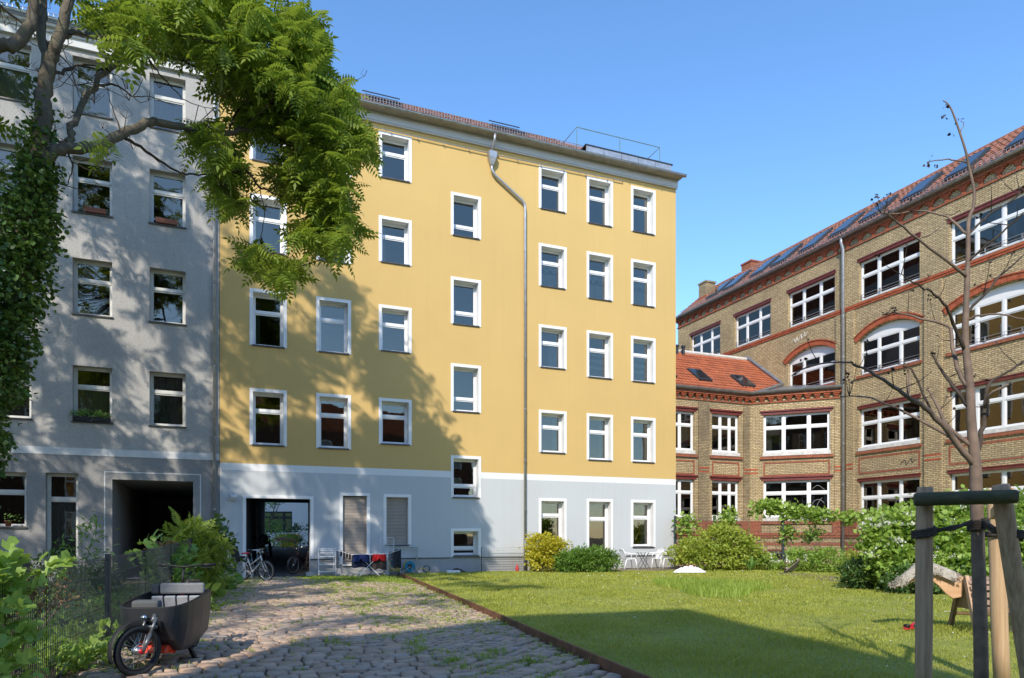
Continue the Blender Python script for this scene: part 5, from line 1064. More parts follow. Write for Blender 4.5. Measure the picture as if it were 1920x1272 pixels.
# ---- mesh fences
def fence(name, label, nodes, tops, mats, post=.06, gap=.05, rail=.2, wire=.0035, foot=.0, posts=None, vert_w=None):
    o0 = Vector((nodes[0][0], nodes[0][1], 0)); root = empty(name, o0, 0, label, 'fence')
    for i, (x, y) in enumerate(nodes):
        if posts is not None and i not in posts: continue
        h = tops[i]; mb = MB(); mb.box(x - post / 2, x + post / 2, y - post * .35, y + post * .35, -.05, h + .05); mb.box(x - post / 2 - .004, x + post / 2 + .004, y - post * .35 - .004, y + post * .35 + .004, h + .05, h + .065); mb.build('post', M['anthracite'], root, loc=(-o0.x, -o0.y, 0))
    for (a, b, ha, hb) in zip(nodes[:-1], nodes[1:], tops[:-1], tops[1:]):
        A, B = Vector((a[0], a[1], 0)) - o0, Vector((b[0], b[1], 0)) - o0; L = (B - A).length; n = int(L / gap); mb = MB(); W2 = (vert_w or wire)
        for k in range(n + 1):
            t = k / n; p = A.lerp(B, t); h = ha + (hb - ha) * t; mb.box(p.x - W2 / 2, p.x + W2 / 2, p.y - W2 / 2, p.y + W2 / 2, foot + (h - ha), h + .03)
        z = foot + .03; m = int((ha - foot) / rail)
        for k in range(m + 1):
            za = ha - k * rail; 
            for s in (-.006, .006): mb.bar(A + Vector((0, 0, za)) + Vector((0, s, 0)), B + Vector((0, 0, za + hb - ha)) + Vector((0, s, 0)), .006, .008)
        tag(mb.build('mesh_panel', mats, root), kind='stuff')
    return root
fn = [(-4.07, 4.95), (-4.64, 6.97), (-5.2, 9.0), (-5.77, 11.0), (-6.34, 13.0), (-6.9, 15.0)]
fence('garden_fence', 'dark wire mesh fence along the left side of the drive', fn, [1.10, 1.12, 1.14, 1.20, 1.27, 1.34], M['anthracite'], .06, .05, .2, .005, posts=(0, 2, 5))
rn = [tuple(at(u, 1000, D)[:2]) for u, D in ((1266, 31.3), (1340, 30.8), (1468, 29.8), (1628, 28.2), (1760, 26.2), (1900, 24.0))]
fence('rear_fence', 'tall dark mesh fence in front of the brick buildings', rn, [2.32, 2.30, 2.24, 2.22, 2.2, 2.2], M['anthracite'], .10, .06, .2, .007)
wa, wb = yl(ys(903, .25), .25), yl(ys(984, .3), .3)
fence('wire_fence', 'short wire mesh panel leaning at the wall left of the golden shrub', [tuple(wa[:2]), tuple(wb[:2])], [.98, 1.02], M['zinc_pipe'], .03, .10, .10, .005, .05)
# ---- climbers on the rear fence
vn = []
for u, v, D, rx, rz, n in ((1440, 952, 29.9, .8, .28, 520), (1500, 962, 29.6, .8, .32, 600), (1545, 968, 29.2, .6, .22, 300), (1475, 1000, 29.8, .35, .4, 220), (1520, 1005, 29.5, .4, .3, 200), (1590, 970, 28.6, .6, .16, 220), (1640, 968, 28, .7, .18, 240)):
    p = at(u, v, D); vn.append((p.x - 11.5, D - 29.7, p.z, rx, .22, rz, n))
shrub('fence_vine', 'climbing vine spilling over the top of the tall mesh fence', 'climber', (11.5, 29.7, 0), vn, .15, M['leaf_fresh'], (TBV, TBF), stems=8, spread=.13, clump=8, shell=.3)
for u, v, D, lb in ((1285, 985, 30.9, 'thin climber on the fence next to the yellow house corner'), (1362, 975, 30.4, 'upright climber on the fence in front of the narrow brick windows')):
    p = at(u, v, D); shrub('fence_climber', lb, 'climber', (p.x, D, 0), [(0, 0, p.z, .45, .2, .35, 230), (.1, 0, p.z - .7, .25, .15, .5, 130), (.2, 0, p.z + .3, .3, .2, .2, 90)], .14, M['leaf_fresh'], (TBV, TBF), stems=4, clump=7, group='climbers on the far fence', shell=.3)
# ---- left foreground: hops, weeds, creeper
def hang(lst, o): return [tuple(at(u, v, D) - Vector(o)) + (rx, .3, rz, n) for u, v, D, rx, rz, n in lst]
o_ = (-4.7, 6.3, 0.); HOP = np.array([(0, 0, 0), (-.30, .05, .02), (-.50, .45, .05), (-.22, .42, 0), (-.30, .85, -.02), (0, .62, 0), (0, 1.05, -.12), (.30, .85, -.02), (.22, .42, 0), (.50, .45, .05), (.30, .05, .02)]); HOPF = np.array([(0, 3, 1), (1, 3, 2), (0, 5, 3), (3, 5, 4), (4, 5, 6), (6, 5, 7), (7, 5, 8), (8, 5, 0), (8, 0, 10), (8, 10, 9)])
shrub('hop_vine', 'large lobed hop vine climbing the fence at the left edge', 'climber', o_, hang([(0, 1065, 6.0, .14, .08, 39), (-40, 1110, 5.9, .2, .18, 72), (15, 1110, 6.1, .10, .12, 39), (45, 1075, 6.4, .10, .05, 18), (-25, 1180, 5.8, .2, .2, 72), (15, 1165, 6.0, .08, .14, 25), (-30, 1240, 5.6, .2, .2, 61), (100, 1072, 7.0, .10, .04, 10), (40, 1210, 6.0, .1, .1, 18)], o_), .135, M['leaf_fresh'], (HOP, HOPF), stems=9, spread=.08, clump=5, shell=.2, stem_r=.008)
shrub('withered_vine', 'dry brown vine remains tangled in the fence near the hop leaves', 'climber', (-4.9, 6.8, 0), hang([(60, 1120, 6.5, .18, .16, 220), (130, 1110, 7.2, .06, .18, 60)], (-4.9, 6.8, 0)), .05, M['leaf_brown'], stems=5, spread=.05, clump=6, shell=.1)
o_ = (-4.3, 6.5, 0.); wd = [tuple(gp(u, v) - Vector(o_))[:2] + (.10, .28, .28, .13, 130) for u, v in ((60, 1250), (120, 1262), (165, 1250), (30, 1262), (150, 1225), (180, 1212), (100, 1235))]
shrub('wild_weeds', 'mixed green weeds at the foot of the fence beside the cargo bike', 'weeds', o_, wd, .13, M['leaf_fresh'], stems=8, spread=.10, clump=8, stem_r=.005, shell=.1)
gw = []
for _ in range(36): D = random.uniform(8, 17); x = -5.4 - (D - 8.6) * .29 - random.uniform(.1, 3.2); gw.append((x + 8, D - 12, .06, .45, .45, .09, 150))
shrub('garden_weeds', 'ground covering weeds in the fenced garden below the grey house', 'weeds', (-8, 12, 0), gw, .085, M['leaf_fresh'], stems=0, spread=.16, clump=6, shell=.1)
o_ = (-7.1, 15.4, 0.); cm = hang([(378, 1012, 15.8, .30, .28, 120), (362, 1060, 15.4, .28, .34, 130), (385, 1078, 15.4, .20, .24, 70), (345, 1000, 15.3, .20, .16, 46), (385, 1045, 15.6, .22, .28, 70)], o_)
shrub('sumac_thicket', 'feathery green thicket covering the far end of the fence', 'shrub', o_, cm, .30, M['leaf_tree'], (CPV, CPF), stems=6, spread=.1, clump=4, shell=.4)
shrub('ivy_thicket', 'dark ivy bush between the thicket and the gateway', 'shrub', (-8.0, 17.2, 0), hang([(405, 1010, 17.2, .32, .45, 520), (405, 1055, 17.2, .25, .4, 330), (418, 1068, 18, .2, .2, 130)], (-8.0, 17.2, 0)), .11, M['leaf_ivy'], (TBV, TBF), stems=5, spread=.1)
shrub('dry_creeper', 'reddish brown dry creeper on the fence behind the cargo bike', 'climber', (-6.7, 14.2, 0), hang([(300, 1030, 14.2, .3, .16, 260), (335, 1035, 14.5, .25, .16, 220)], (-6.7, 14.2, 0)), .07, M['leaf_brown'], stems=5, spread=.07, shell=.2)
shrub('fence_greens', 'light green leaves growing through the fence behind the cargo bike', 'climber', (-6.3, 13.0, 0), hang([(290, 1050, 13, .3, .25, 90), (320, 1080, 13.2, .35, .3, 130), (345, 1060, 13.6, .3, .3, 110), (280, 1020, 12.8, .15, .08, 18)], (-6.3, 13.0, 0)), .13, M['leaf_mid'], (HOP, HOPF), stems=4, spread=.1, clump=6, shell=.3)
for u, v, n, s, mt, lb in ((395, 1120, 46, .30, 'leaf_fresh', 'broad leaved plant at the drive edge behind the cargo bike'), (425, 1105, 40, .30, 'leaf_mid', 'broad leaved plant nearest to the parked white bicycle'), (385, 1145, 22, .20, 'leaf_fresh', 'small leafy plant just behind the cargo bike')):
    p = gp(u - 6, v); shrub('broad_plant', lb, 'plant', (p.x, p.y, -.02), [(0, 0, .22, .34, .30, .20, n), (.1, 0, .1, .3, .3, .08, n // 2)], s, M[mt], (TBV, TBF), stems=4, spread=.05, clump=2, group='broad leaved plants at the drive edge', upb=.3)
for u, D, h, w, n, mt, tm, sz, lb in ((85, 17.5, 1.0, .5, 260, 'leaf_dark', (T1V, T1F), .12, 'dark shrub under the left garden door of the grey house'), (165, 17.8, 1.9, .35, 240, 'leaf_mid', (TNV, TNF), .20, 'tall airy plant right of the grey garden door'), (115, 17.6, 1.3, .35, 180, 'leaf_mid', (TNV, TNF), .16, 'thin plant in front of the grey garden door'), (190, 16.5, .5, .55, 60, 'leaf_dark', (CPV, CPF), .5, 'fern beside the grey gateway'), (40, 16.5, .6, .9, 360, 'leaf_dark', (T1V, T1F), .14, 'dark low shrub below the grey window'), (130, 15.6, .4, .9, 320, 'leaf_dark', (T1V, T1F), .12, 'low dark border plants in front of the fern')):
    shrub('border_plant', lb, 'plant', base(u, D, -.02), [(0, 0, h * .55, w, w * .7, h * .5, n), (0, 0, h * .2, w * .8, w * .6, h * .2, n // 3)], sz, M[mt], tm, stems=5, stem_r=.007, group='plants before the grey house', clump=5)
# ================================================================ BICYCLES
M['chrome'] = plain('chrome', (.55, .56, .57), .22, 1, .1, 6)
M['alu'] = plain('aluminium', (.45, .46, .48), .35, .9, .1, 6)
def paint(nm, c, r=.3): return plain(nm, c, r, .1, .06, 4)
def wheel(parent, x, r, tyre=.022, rimm='alu', spokes=24, y=0., hub=.03):
    o = MB().torus((0, 0, 0), r - tyre, tyre, 'y', 30, 8).build('tyre', M['black'], parent, True, loc=(x, y, r)); o.name = 'wheel'
    MB().torus((0, 0, 0), r - tyre * 2 - .008, .011, 'y', 30, 6).build('rim', M[rimm], o, True)
    sp = MB()
    for k in range(spokes):
        g = 2 * math.pi * k / spokes; sd = (-1) ** k * .028; sp.tube([(.02 * math.cos(g + .8), sd, .02 * math.sin(g + .8)), ((r - tyre * 2 - .01) * math.cos(g), 0, (r - tyre * 2 - .01) * math.sin(g))], .0018, 3, False)
    tag(sp.build('spokes', M['alu'], o), kind='stuff'); MB().tube([(0, -.045, 0), (0, .045, 0)], hub, 10).build('hub', M['alu'], o, True); return o
def fender(parent, x, r, a0, a1, mat, y=0., w=.05):
    vs = []; n = 14
    for k in range(n + 1):
        g = R(a0 + (a1 - a0) * k / n); c, s = math.cos(g), math.sin(g)
        for dy, rr in ((-w / 2, r - .012), (-w / 4, r), (w / 4, r), (w / 2, r - .012)): vs.append((rr * c, dy, rr * s))
    MB().add(vs, [(4 * i + j, 4 * i + j + 1, 4 * i + j + 5, 4 * i + j + 4) for i in range(n) for j in range(3)]).build('mudguard', mat, parent, True, loc=(x, y, r - .035))
def bicycle(label, loc, rz, col, saddle='black', basket=False, seat=False, step=True, lean=0., rimm='alu', group='bicycles parked at the gateway'):
    root = empty('bicycle', loc, rz, label, 'bicycle', group); root.rotation_euler = (lean, 0, rz); fm = paint('bicycle_paint', col); r = .345
    wheel(root, 0, r, rimm=rimm); wheel(root, 1.06, r, rimm=rimm)
    bb, st, hd, hb = Vector((.43, 0, .29)), Vector((.27, 0, .74)), Vector((.86, 0, .80)), Vector((.90, 0, .66))
    m = MB(); m.tube([bb, st], .016, 8); m.tube([hb, bb], .019, 8); m.tube([hd + Vector((-.01, 0, .06)), hb + Vector((.01, 0, -.04))], .020, 8)
    m.tube([hd, (bb + st) / 2 if step else st], .017, 8)
    for s in (-1, 1):
        m.tube([(0, s * .055, r), (.40, s * .03, .29)], .009, 6); m.tube([(0, s * .055, r), (.29, s * .02, .66)], .008, 6); m.tube([(.92, s * .05, .64), (1.06, s * .055, r)], .011, 6)
    m.build('frame', fm, root, True)
    MB().tube([st, st + Vector((-.045, 0, .17))], .012, 8).build('seat_post', M['alu'], root, True)
    sd = MB(); sp = st + Vector((-.05, 0, .19)); sd.add([sp + Vector(q) for q in ((-.13, -.09, 0), (-.13, .09, 0), (.02, .05, .01), (.15, .018, 0), (.15, -.018, 0), (.02, -.05, .01), (-.13, -.09, -.05), (-.13, .09, -.05), (.02, .045, -.04), (.15, .012, -.03), (.15, -.012, -.03), (.02, -.045, -.04))], [(0, 5, 2, 1), (5, 4, 3, 2), (0, 1, 7, 6), (1, 2, 8, 7), (2, 3, 9, 8), (3, 4, 10, 9), (4, 5, 11, 10), (5, 0, 6, 11), (6, 7, 8, 11), (11, 8, 9, 10)])
    sd.build('saddle', M[saddle], root, bevel=.012)
    hs = hd + Vector((-.03, 0, .22)); h = MB(); h.tube([hd, hs], .013, 8); h.tube([hs + Vector((-.16, -.29, .03)), hs + Vector((-.03, -.24, .02)), hs + Vector((.03, -.08, 0)), hs + Vector((.03, .08, 0)), hs + Vector((-.03, .24, .02)), hs + Vector((-.16, .29, .03))], .011, 8)
    hb_ = h.build('handlebar', M['chrome'], root, True)
    for s in (-1, 1): MB().tube([hs + Vector((-.16, s * .29, .03)), hs + Vector((-.06, s * .25, .022))], .017, 8).build('grip', M['black'], hb_, True)
    MB().tube([hs + Vector((.09, 0, -.06)), hs + Vector((.15, 0, -.06))], .032, 10).build('lamp', M['chrome'], root, True)
    ck = MB(); ck.torus((.43, -.05, .29), .085, .006, 'y', 18, 4); ck.tube([(.43, -.07, .29), (.50, -.08, .14)], .009, 6); ck.tube([(.43, .07, .29), (.36, .08, .44)], .009, 6); ck.box(.44, .56, -.16, -.08, .13, .15); ck.box(.30, .42, .08, .16, .43, .45); ck.build('cranks', M['alu'], root)
    fender(root, 0, r + .025, 0, 185, M['black']); fender(root, 1.06, r + .025, 20, 170, M['black'])
    rk = MB(); rk.tube([(.22, .05, .70), (-.25, .06, .70)], .006, 6); rk.tube([(.22, -.05, .70), (-.25, -.06, .70)], .006, 6)
    for x in (-.25, -.1, .05): rk.tube([(x, -.06, .70), (x, .06, .70)], .005, 5)
    for s in (-1, 1): rk.tube([(-.18, s * .06, .70), (0, s * .06, r)], .005, 5)
    rk.build('rack', M['black'], root); MB().tube([(.36, .06, .26), (.30, .16, .0)], .009, 6).build('kickstand', M['alu'], root)
    if basket:
        b = MB(); z0, z1 = hs.z - .26, hs.z - .01; cx = hs.x + .24
        for z, w in ((z0, .13), ((z0 + z1) / 2, .15), (z1, .17)): b.tube([(cx - w, -w * 1.1, z), (cx + w, -w * 1.1, z), (cx + w, w * 1.1, z), (cx - w, w * 1.1, z)], .006, 5, closed=True)
        for t in np.linspace(-1, 1, 9):
            for a, c in (((t, -1), 0), ((t, 1), 0), ((-1, t), 0), ((1, t), 0)): b.tube([(cx + a[0] * .13, a[1] * .143, z0), (cx + a[0] * .17, a[1] * .187, z1)], .003, 3, False)
        b.build('basket', M['black'], root)
    if seat:
        s = MB(); s.box(-.30, .02, -.16, .16, .72, .80); s.add([(-.30, -.17, .78), (-.24, -.17, .78), (-.30, -.15, 1.14), (-.36, -.15, 1.14), (-.30, .17, .78), (-.24, .17, .78), (-.30, .15, 1.14), (-.36, .15, 1.14)], [(0, 1, 2, 3), (4, 7, 6, 5), (0, 3, 7, 4), (1, 5, 6, 2), (3, 2, 6, 7), (0, 4, 5, 1)]); s.build('child_seat', M['black'], root, bevel=.02)
    return root
def heading(a, b): return math.atan2(b.y - a.y, b.x - a.x)
M['red_saddle'] = plain('red_saddle', (.45, .03, .05), .5)
a = yl(ys(456, 1.7), 1.7); bicycle('white city bicycle with red saddle and black child seat left of the gateway', (a.x, a.y, -.01), R(-26), (.72, .71, .68), 'red_saddle', seat=True, lean=R(5))
a = yl(ys(482, .7), .7); bicycle('black bicycle with light blue rim standing behind the white one', (a.x - .30, a.y + .25, -.01), R(-50), (.10, .14, .20), lean=R(6))
a = yl(ys(572, -.2), -.9); bicycle('dark bicycle with wire basket at the right side of the gateway', (a.x + .15, a.y + .5, .05), R(-112), (.05, .03, .04), basket=True, lean=R(-5))
a = yl(1.55, -4.4); bicycle('black bicycle with basket deep inside the gateway on the left', (a.x, a.y + .5, .38), R(-76), (.02, .02, .025), basket=True, seat=True, lean=R(5))
a = yl(1.9, -6.6); bicycle('second black bicycle further inside the gateway', (a.x, a.y + .5, .53), R(-72), (.03, .03, .03), lean=R(5))
def cargo_bike():
    f = Vector((-3.82, 7.2, 0)); h = Vector((.165, -.986, 0)); rz = math.atan2(h.y, h.x); o = f - h * 1.92
    root = empty('cargo_bike', (o.x, o.y, -.015), rz, 'black cargo bike with orange frame and grey padded box parked at the fence', 'cargo bike')
    OR = paint('orange_frame', (.62, .045, .012), .35); SH = plain('box_shell', (.018, .021, .026), .42, 0, .15, 5, .15, .002, 90, .5); GR = plain('grey_seat_fabric', (.20, .21, .22), .9, 0, .12, 20, .3, .002, 200); LG = plain('light_seat_fabric', (.33, .34, .36), .9, 0, .1, 20, .3, .002, 200)
    wheel(root, 0, .335, .027, 'black', 28); fw = wheel(root, 1.92, .265, .031, 'black', 24, hub=.045)
    ST_ = R(-36); fw.rotation_euler = (0, 0, ST_)
    def steer(o_): pv = Vector((1.86, 0, 0)); rm = Matrix.Rotation(ST_, 3, 'Z'); o_.rotation_euler = (0, 0, ST_); o_.location = pv + rm @ (Vector(o_.location) - pv); return o_
    fw.rotation_euler = (0, 0, 0); steer(fw)
    MB().torus((0, .05, 0), .08, .004, 'y', 20, 4).build('brake_disc', M['alu'], fw); MB().tube([(0, .05, 0), (0, .075, 0)], .03, 8).build('hub_cap', paint('red_hub', (.5, .02, .03)), fw, True)
    # box: loft of cross sections (x, z bottom, half width bottom, z top, half width top)
    S = [(.50, .30, .285, .78, .325), (.95, .225, .295, .755, .345), (1.30, .195, .285, .725, .34), (1.48, .21, .265, .71, .325), (1.62, .34, .24, .70, .295), (1.70, .48, .21, .69, .25), (1.73, .53, .18, .685, .20)]
    def ring(s, k=1.): x, zb, wb, zt, wt = s; zm = zb + (zt - zb) * .55; wm = wb + (wt - wb) * .75; return [(x, -wt * k, zt), (x, -wm * k, zm), (x, -wb * k, zb), (x, wb * k, zb), (x, wm * k, zm), (x, wt * k, zt)]
    mb = MB(); vs = [q for s in S for q in ring(s)]; n = len(S); fs = [(6 * i + j, 6 * i + 6 + j, 6 * i + 7 + j, 6 * i + 1 + j) for i in range(n - 1) for j in range(5)] + [tuple(range(6)), tuple(range(6 * n - 1, 6 * n - 7, -1))]
    mb.add(vs, fs); bx = mb.build('box', SH, root, True); bx.data.polygons.foreach_set('use_smooth', [False] * len(bx.data.polygons)); bv = bx.modifiers.new('bev', 'BEVEL'); bv.width = .03; bv.segments = 3; bv.limit_method = 'ANGLE'; so_ = bx.modifiers.new('sol', 'SOLIDIFY'); so_.thickness = .018
    rimp = [Vector((s[0], -s[4], s[3])) for s in S] + [Vector((s[0], s[4], s[3])) for s in reversed(S)]; MB().tube(rimp, .014, 6, closed=True).build('box_rim', M['black'], bx, True)
    st = MB(); st.obox((1.30, -.275, .42), (.075, .012, .006), (0, .004, 0), (-.001, 0, .007)); st.build('reflector', M['white_paint'], bx)
    c = MB(); c.tube([(1.52, -.235, .56), (1.52, -.262, .56)], .022, 12); c.build('cap', M['black'], bx, True)
    # orange chassis
    ch = MB(); ch.add([(.40, -.09, .20), (1.52, -.20, .165), (1.66, -.15, .20), (1.66, .15, .20), (1.52, .20, .165), (.40, .09, .20), (.40, -.09, .30), (1.30, -.215, .235), (1.60, -.17, .275), (1.60, .17, .275), (1.30, .215, .235), (.40, .09, .30)], [(5, 4, 3, 2, 1, 0), (0, 1, 7, 6), (1, 2, 8, 7), (2, 3, 9, 8), (3, 4, 10, 9), (4, 5, 11, 10), (5, 0, 6, 11), (6, 7, 8, 9, 10, 11)]); ch.build('chassis', OR, root, bevel=.012)
    fr = MB(); fr.tube([(.42, 0, .26), (.24, 0, .62)], .03, 10); fr.tube([(.45, 0, .28), (.50, 0, .86)], .028, 10)
    for s in (-1, 1): fr.tube([(0, s * .065, .335), (.40, s * .05, .26)], .014, 8); fr.tube([(0, s * .065, .335), (.25, s * .03, .60)], .012, 8)
    fr.tube([(1.70, 0, .60), (1.60, 0, .56)], .035, 10); fr.tube([(1.64, -.12, .585), (1.64, .12, .585)], .02, 8); fr.build('frame', OR, root, True)
    fk = MB()
    for s in (-1, 1): fk.tube([(1.76, s * .075, .60), (1.84, s * .075, .42)], .016, 10); fk.tube([(1.83, s * .075, .44), (1.915, s * .075, .265)], .021, 10)
    fk.bar((1.78, -.085, .50), (1.78, .085, .50), .05, .035); fk.tube([(1.72, 0, .62), (1.76, 0, .53)], .024, 10); steer(fk.build('fork', plain('fork_grey', (.16, .17, .18), .35, .5), root, True, loc=(0, 0, 0)))
    fender(root, 1.92, .315, -20, 150, M['black'], 0, .075); steer([c for c in root.children if c.name.startswith('mudguard')][-1]); fender(root, 0, .375, 10, 185, M['black'], 0, .07)
    MB().tube([(1.80, .0, .60), (1.85, .0, .60)], .028, 12).build('headlamp', M['chrome'], root, True)
    hb = MB(); hb.tube([(.50, 0, .86), (.44, 0, 1.06)], .017, 10); hb.tube([(.30, -.32, 1.09), (.42, -.18, 1.09), (.47, 0, 1.07), (.42, .18, 1.09), (.30, .32, 1.09)], .013, 8); hbo = hb.build('handlebar', M['black'], root, True)
    for s in (-1, 1): MB().tube([(.29, s * .33, 1.09), (.38, s * .22, 1.09)], .020, 8).build('grip', M['black'], hbo, True); MB().tube([(.42, s * .20, 1.06), (.36, s * .31, 1.05)], .007, 6).build('brake_lever', M['dark_metal'], hbo)
    cb = MB(); cb.tube([(.42, -.1, 1.07), (.60, -.14, .98), (.58, -.06, .86), (.52, -.03, .78)], .005, 5, False); cb.tube([(.42, .12, 1.07), (.58, .16, .99), (.57, .06, .85)], .005, 5, False); cb.build('cables', M['black'], hbo)
    MB().tube([(.24, 0, .62), (.16, 0, .86)], .015, 8).build('seat_post', M['alu'], root, True)
    sd = MB(); sp = Vector((.15, 0, .88)); sd.add([sp + Vector(q) for q in ((-.14, -.09, .01), (-.14, .09, .01), (.02, .05, .01), (.15, .018, 0), (.15, -.018, 0), (.02, -.05, .01), (-.13, -.08, -.05), (-.13, .08, -.05), (.02, .045, -.04), (.15, .012, -.03), (.15, -.012, -.03), (.02, -.045, -.04))], [(0, 5, 2, 1), (5, 4, 3, 2), (0, 1, 7, 6), (1, 2, 8, 7), (2, 3, 9, 8), (3, 4, 10, 9), (4, 5, 11, 10), (5, 0, 6, 11), (6, 7, 8, 11), (11, 8, 9, 10)]); sd.build('saddle', plain('brown_saddle', (.07, .055, .045), .5), root, bevel=.012)
    # seats in the box
    MB().box(.63, .70, -.20, .30, .755, .885).build('backrest', GR, root, bevel=.022); MB().box(.63, .70, -.30, -.21, .755, .87).build('backrest_wing', plain('dark_seat_fabric', (.07, .075, .085), .9), root, bevel=.02)
    for k in range(4): MB().obox((.73, -.21 + k * .14, .66), (.02, 0, -.006), (0, .062, 0), (.02, 0, .075)).build('seat_pad', LG, root, bevel=.01)
    MB().box(.70, 1.05, -.28, .28, .45, .50).build('bench', GR, root); cs = MB(); cs.box(1.30, 1.46, -.26, .02, .64, .745); cs.build('folded_seat', plain('folded_seat_fabric', (.10, .105, .11), .85, 0, .1, 10), root, bevel=.03)
    ks = MB()
    for s in (-1, 1): ks.bar((1.02, s * .2, .22), (.92, s * .26, .01), .045, .03); ks.box(.86, .99, s * .26 - .035, s * .26 + .035, 0, .018)
    ks.build('stand', M['black'], root)
    rk = MB(); rk.tube([(.10, -.09, .74), (-.30, -.10, .74), (-.30, .10, .74), (.10, .09, .74)], .009, 6); 
    for s in (-1, 1): rk.tube([(-.25, s * .10, .74), (-.02, s * .09, .335)], .008, 6)
    rk.build('rack', M['black'], root); MB().box(-.36, -.33, -.05, .05, .60, .68).build('rear_lamp', paint('red_lamp', (.5, .01, .01)), root)
    return root
cargo_bike()
# ================================================================ THINGS AGAINST THE YELLOW HOUSE
def cloth(label, pos, w, h, mat, rz, name='laundry', cat='laundry', folds=4, amp=.02, cut=None, group='laundry on the drying rack'):
    n, m = 16, 10; mb = MB(); vs = []
    for j in range(m + 1):
        for i in range(n + 1):
            t = i / n; q = j / m; y = amp * (.3 + q) * math.sin(t * folds * 6.28 + q * 1.5) ; z = -h * q * (1 + .06 * math.sin(t * 9)); 
            if cut and q > .55: z += cut * h * max(0, 1 - abs(t - .5) * 9) * (q - .55) / .45
            vs.append(((t - .5) * w * (1 + .08 * q), y, z))
    mb.add(vs, [(j * (n + 1) + i, j * (n + 1) + i + 1, (j + 1) * (n + 1) + i + 1, (j + 1) * (n + 1) + i) for j in range(m) for i in range(n)])
    o = mb.build(name, mat, None, True, loc=pos); o.rotation_euler = (0, 0, rz); s = o.modifiers.new('sol', 'SOLIDIFY'); s.thickness = .012; return tag(o, label, cat, group)
def drying_rack():
    s0 = ys(690, 1.0); c = yl(s0, .95); root = empty('drying_rack', (c.x, c.y, 0), YA, 'white folding drying rack hung with laundry in front of the shutters', 'drying rack')
    m = MB(); z = .80
    for sy in (-.26, .26):
        m.tube([(-.62, sy, z), (.62, sy, z)], .010, 6)
    for x in np.linspace(-.62, .62, 2): m.tube([(x, -.26, z), (x, .26, z)], .010, 6)
    for y in np.linspace(-.2, .2, 7): m.tube([(-.62, y, z), (.62, y, z)], .003, 4)
    m.build('rack_frame', M['white_paint'], root)
    for sg in (-1, 1):
        w = MB(); x0, x1, z1 = sg * .62, sg * 1.12, z + .16
        for sy in (-.25, .25): w.tube([(x0, sy, z), (x1, sy, z1)], .009, 6)
        w.tube([(x1, -.25, z1), (x1, .25, z1)], .009, 6)
        for t in (.25, .5, .75): w.tube([(x0 + (x1 - x0) * t, -.25, z + (z1 - z) * t), (x0 + (x1 - x0) * t, .25, z + (z1 - z) * t)], .003, 4)
        w.build('wing', M['white_paint'], root)
    for sy in (-.24, .24): MB().tube([(-.40, sy, 0.01), (.40, sy, z)], .011, 6).build('leg', M['white_paint'], root); MB().tube([(.40, sy * .9, 0.01), (-.40, sy * .9, z)], .011, 6).build('leg', M['white_paint'], root)
    W = lambda x, y, zz: c + YX * x - YN * y + Vector((0, 0, zz))
    nv = plain('navy_cloth', (.022, .035, .13), .9, 0, .25, 8); rd = plain('red_cloth', (.50, .012, .016), .9, 0, .2, 8); bk = plain('black_cloth', (.022, .02, .022), .9, 0, .3, 8); gr = plain('grey_cloth', (.17, .18, .20), .9, 0, .2, 8); br = plain('dark_brown_cloth', (.045, .035, .032), .9, 0, .3, 8)
    cloth('navy blue shorts hanging over the front of the drying rack', W(-.30, -.275, z + .01), .52, .27, nv, YA, 'shorts', 'shorts', 3, .02, .4)
    cloth('red shorts hanging on the right half of the drying rack', W(.36, -.275, z + .01), .46, .24, rd, YA, 'shorts', 'shorts', 3, .02, .4)
    cloth('dark navy towel hanging below the blue shorts', W(-.28, -.18, z), .62, .46, plain('dark_navy_cloth', (.014, .02, .05), .9, 0, .3, 8), YA, 'towel', 'towel', 2, .02)
    cloth('dark brown trousers hanging below the red shorts', W(.36, -.18, z), .56, .55, br, YA, 'trousers', 'trousers', 2, .03)
    cloth('grey trousers hanging from the left wing of the rack', W(-1.10, -.05, z + .17), .16, .62, gr, YA + R(60), 'trousers', 'trousers', 2, .02)
    for k in range(4): cloth(['dark sock nearest the grey trousers on the rack', 'second dark sock from the left on the rack', 'third dark sock from the left on the rack', 'dark sock nearest the blue shorts on the rack'][k], W(-.98 + k * .10, -.15 - .02 * k, z + .14 - .03 * k), .07, .20 + .03 * (k % 2), bk, YA + R(20), 'sock', 'sock', 1, .01)
    cloth('black hooded jacket hanging from the right wing of the rack', W(1.08, -.12, z + .18), .34, .66, plain('charcoal_cloth', (.03, .034, .042), .9, 0, .3, 8), YA + R(35), 'jacket', 'jacket', 3, .04)
    cloth('grey top hanging beside the black jacket on the rack', W(.86, -.1, z + .10), .24, .30, gr, YA + R(20), 'top', 'top', 2, .02)
drying_rack()
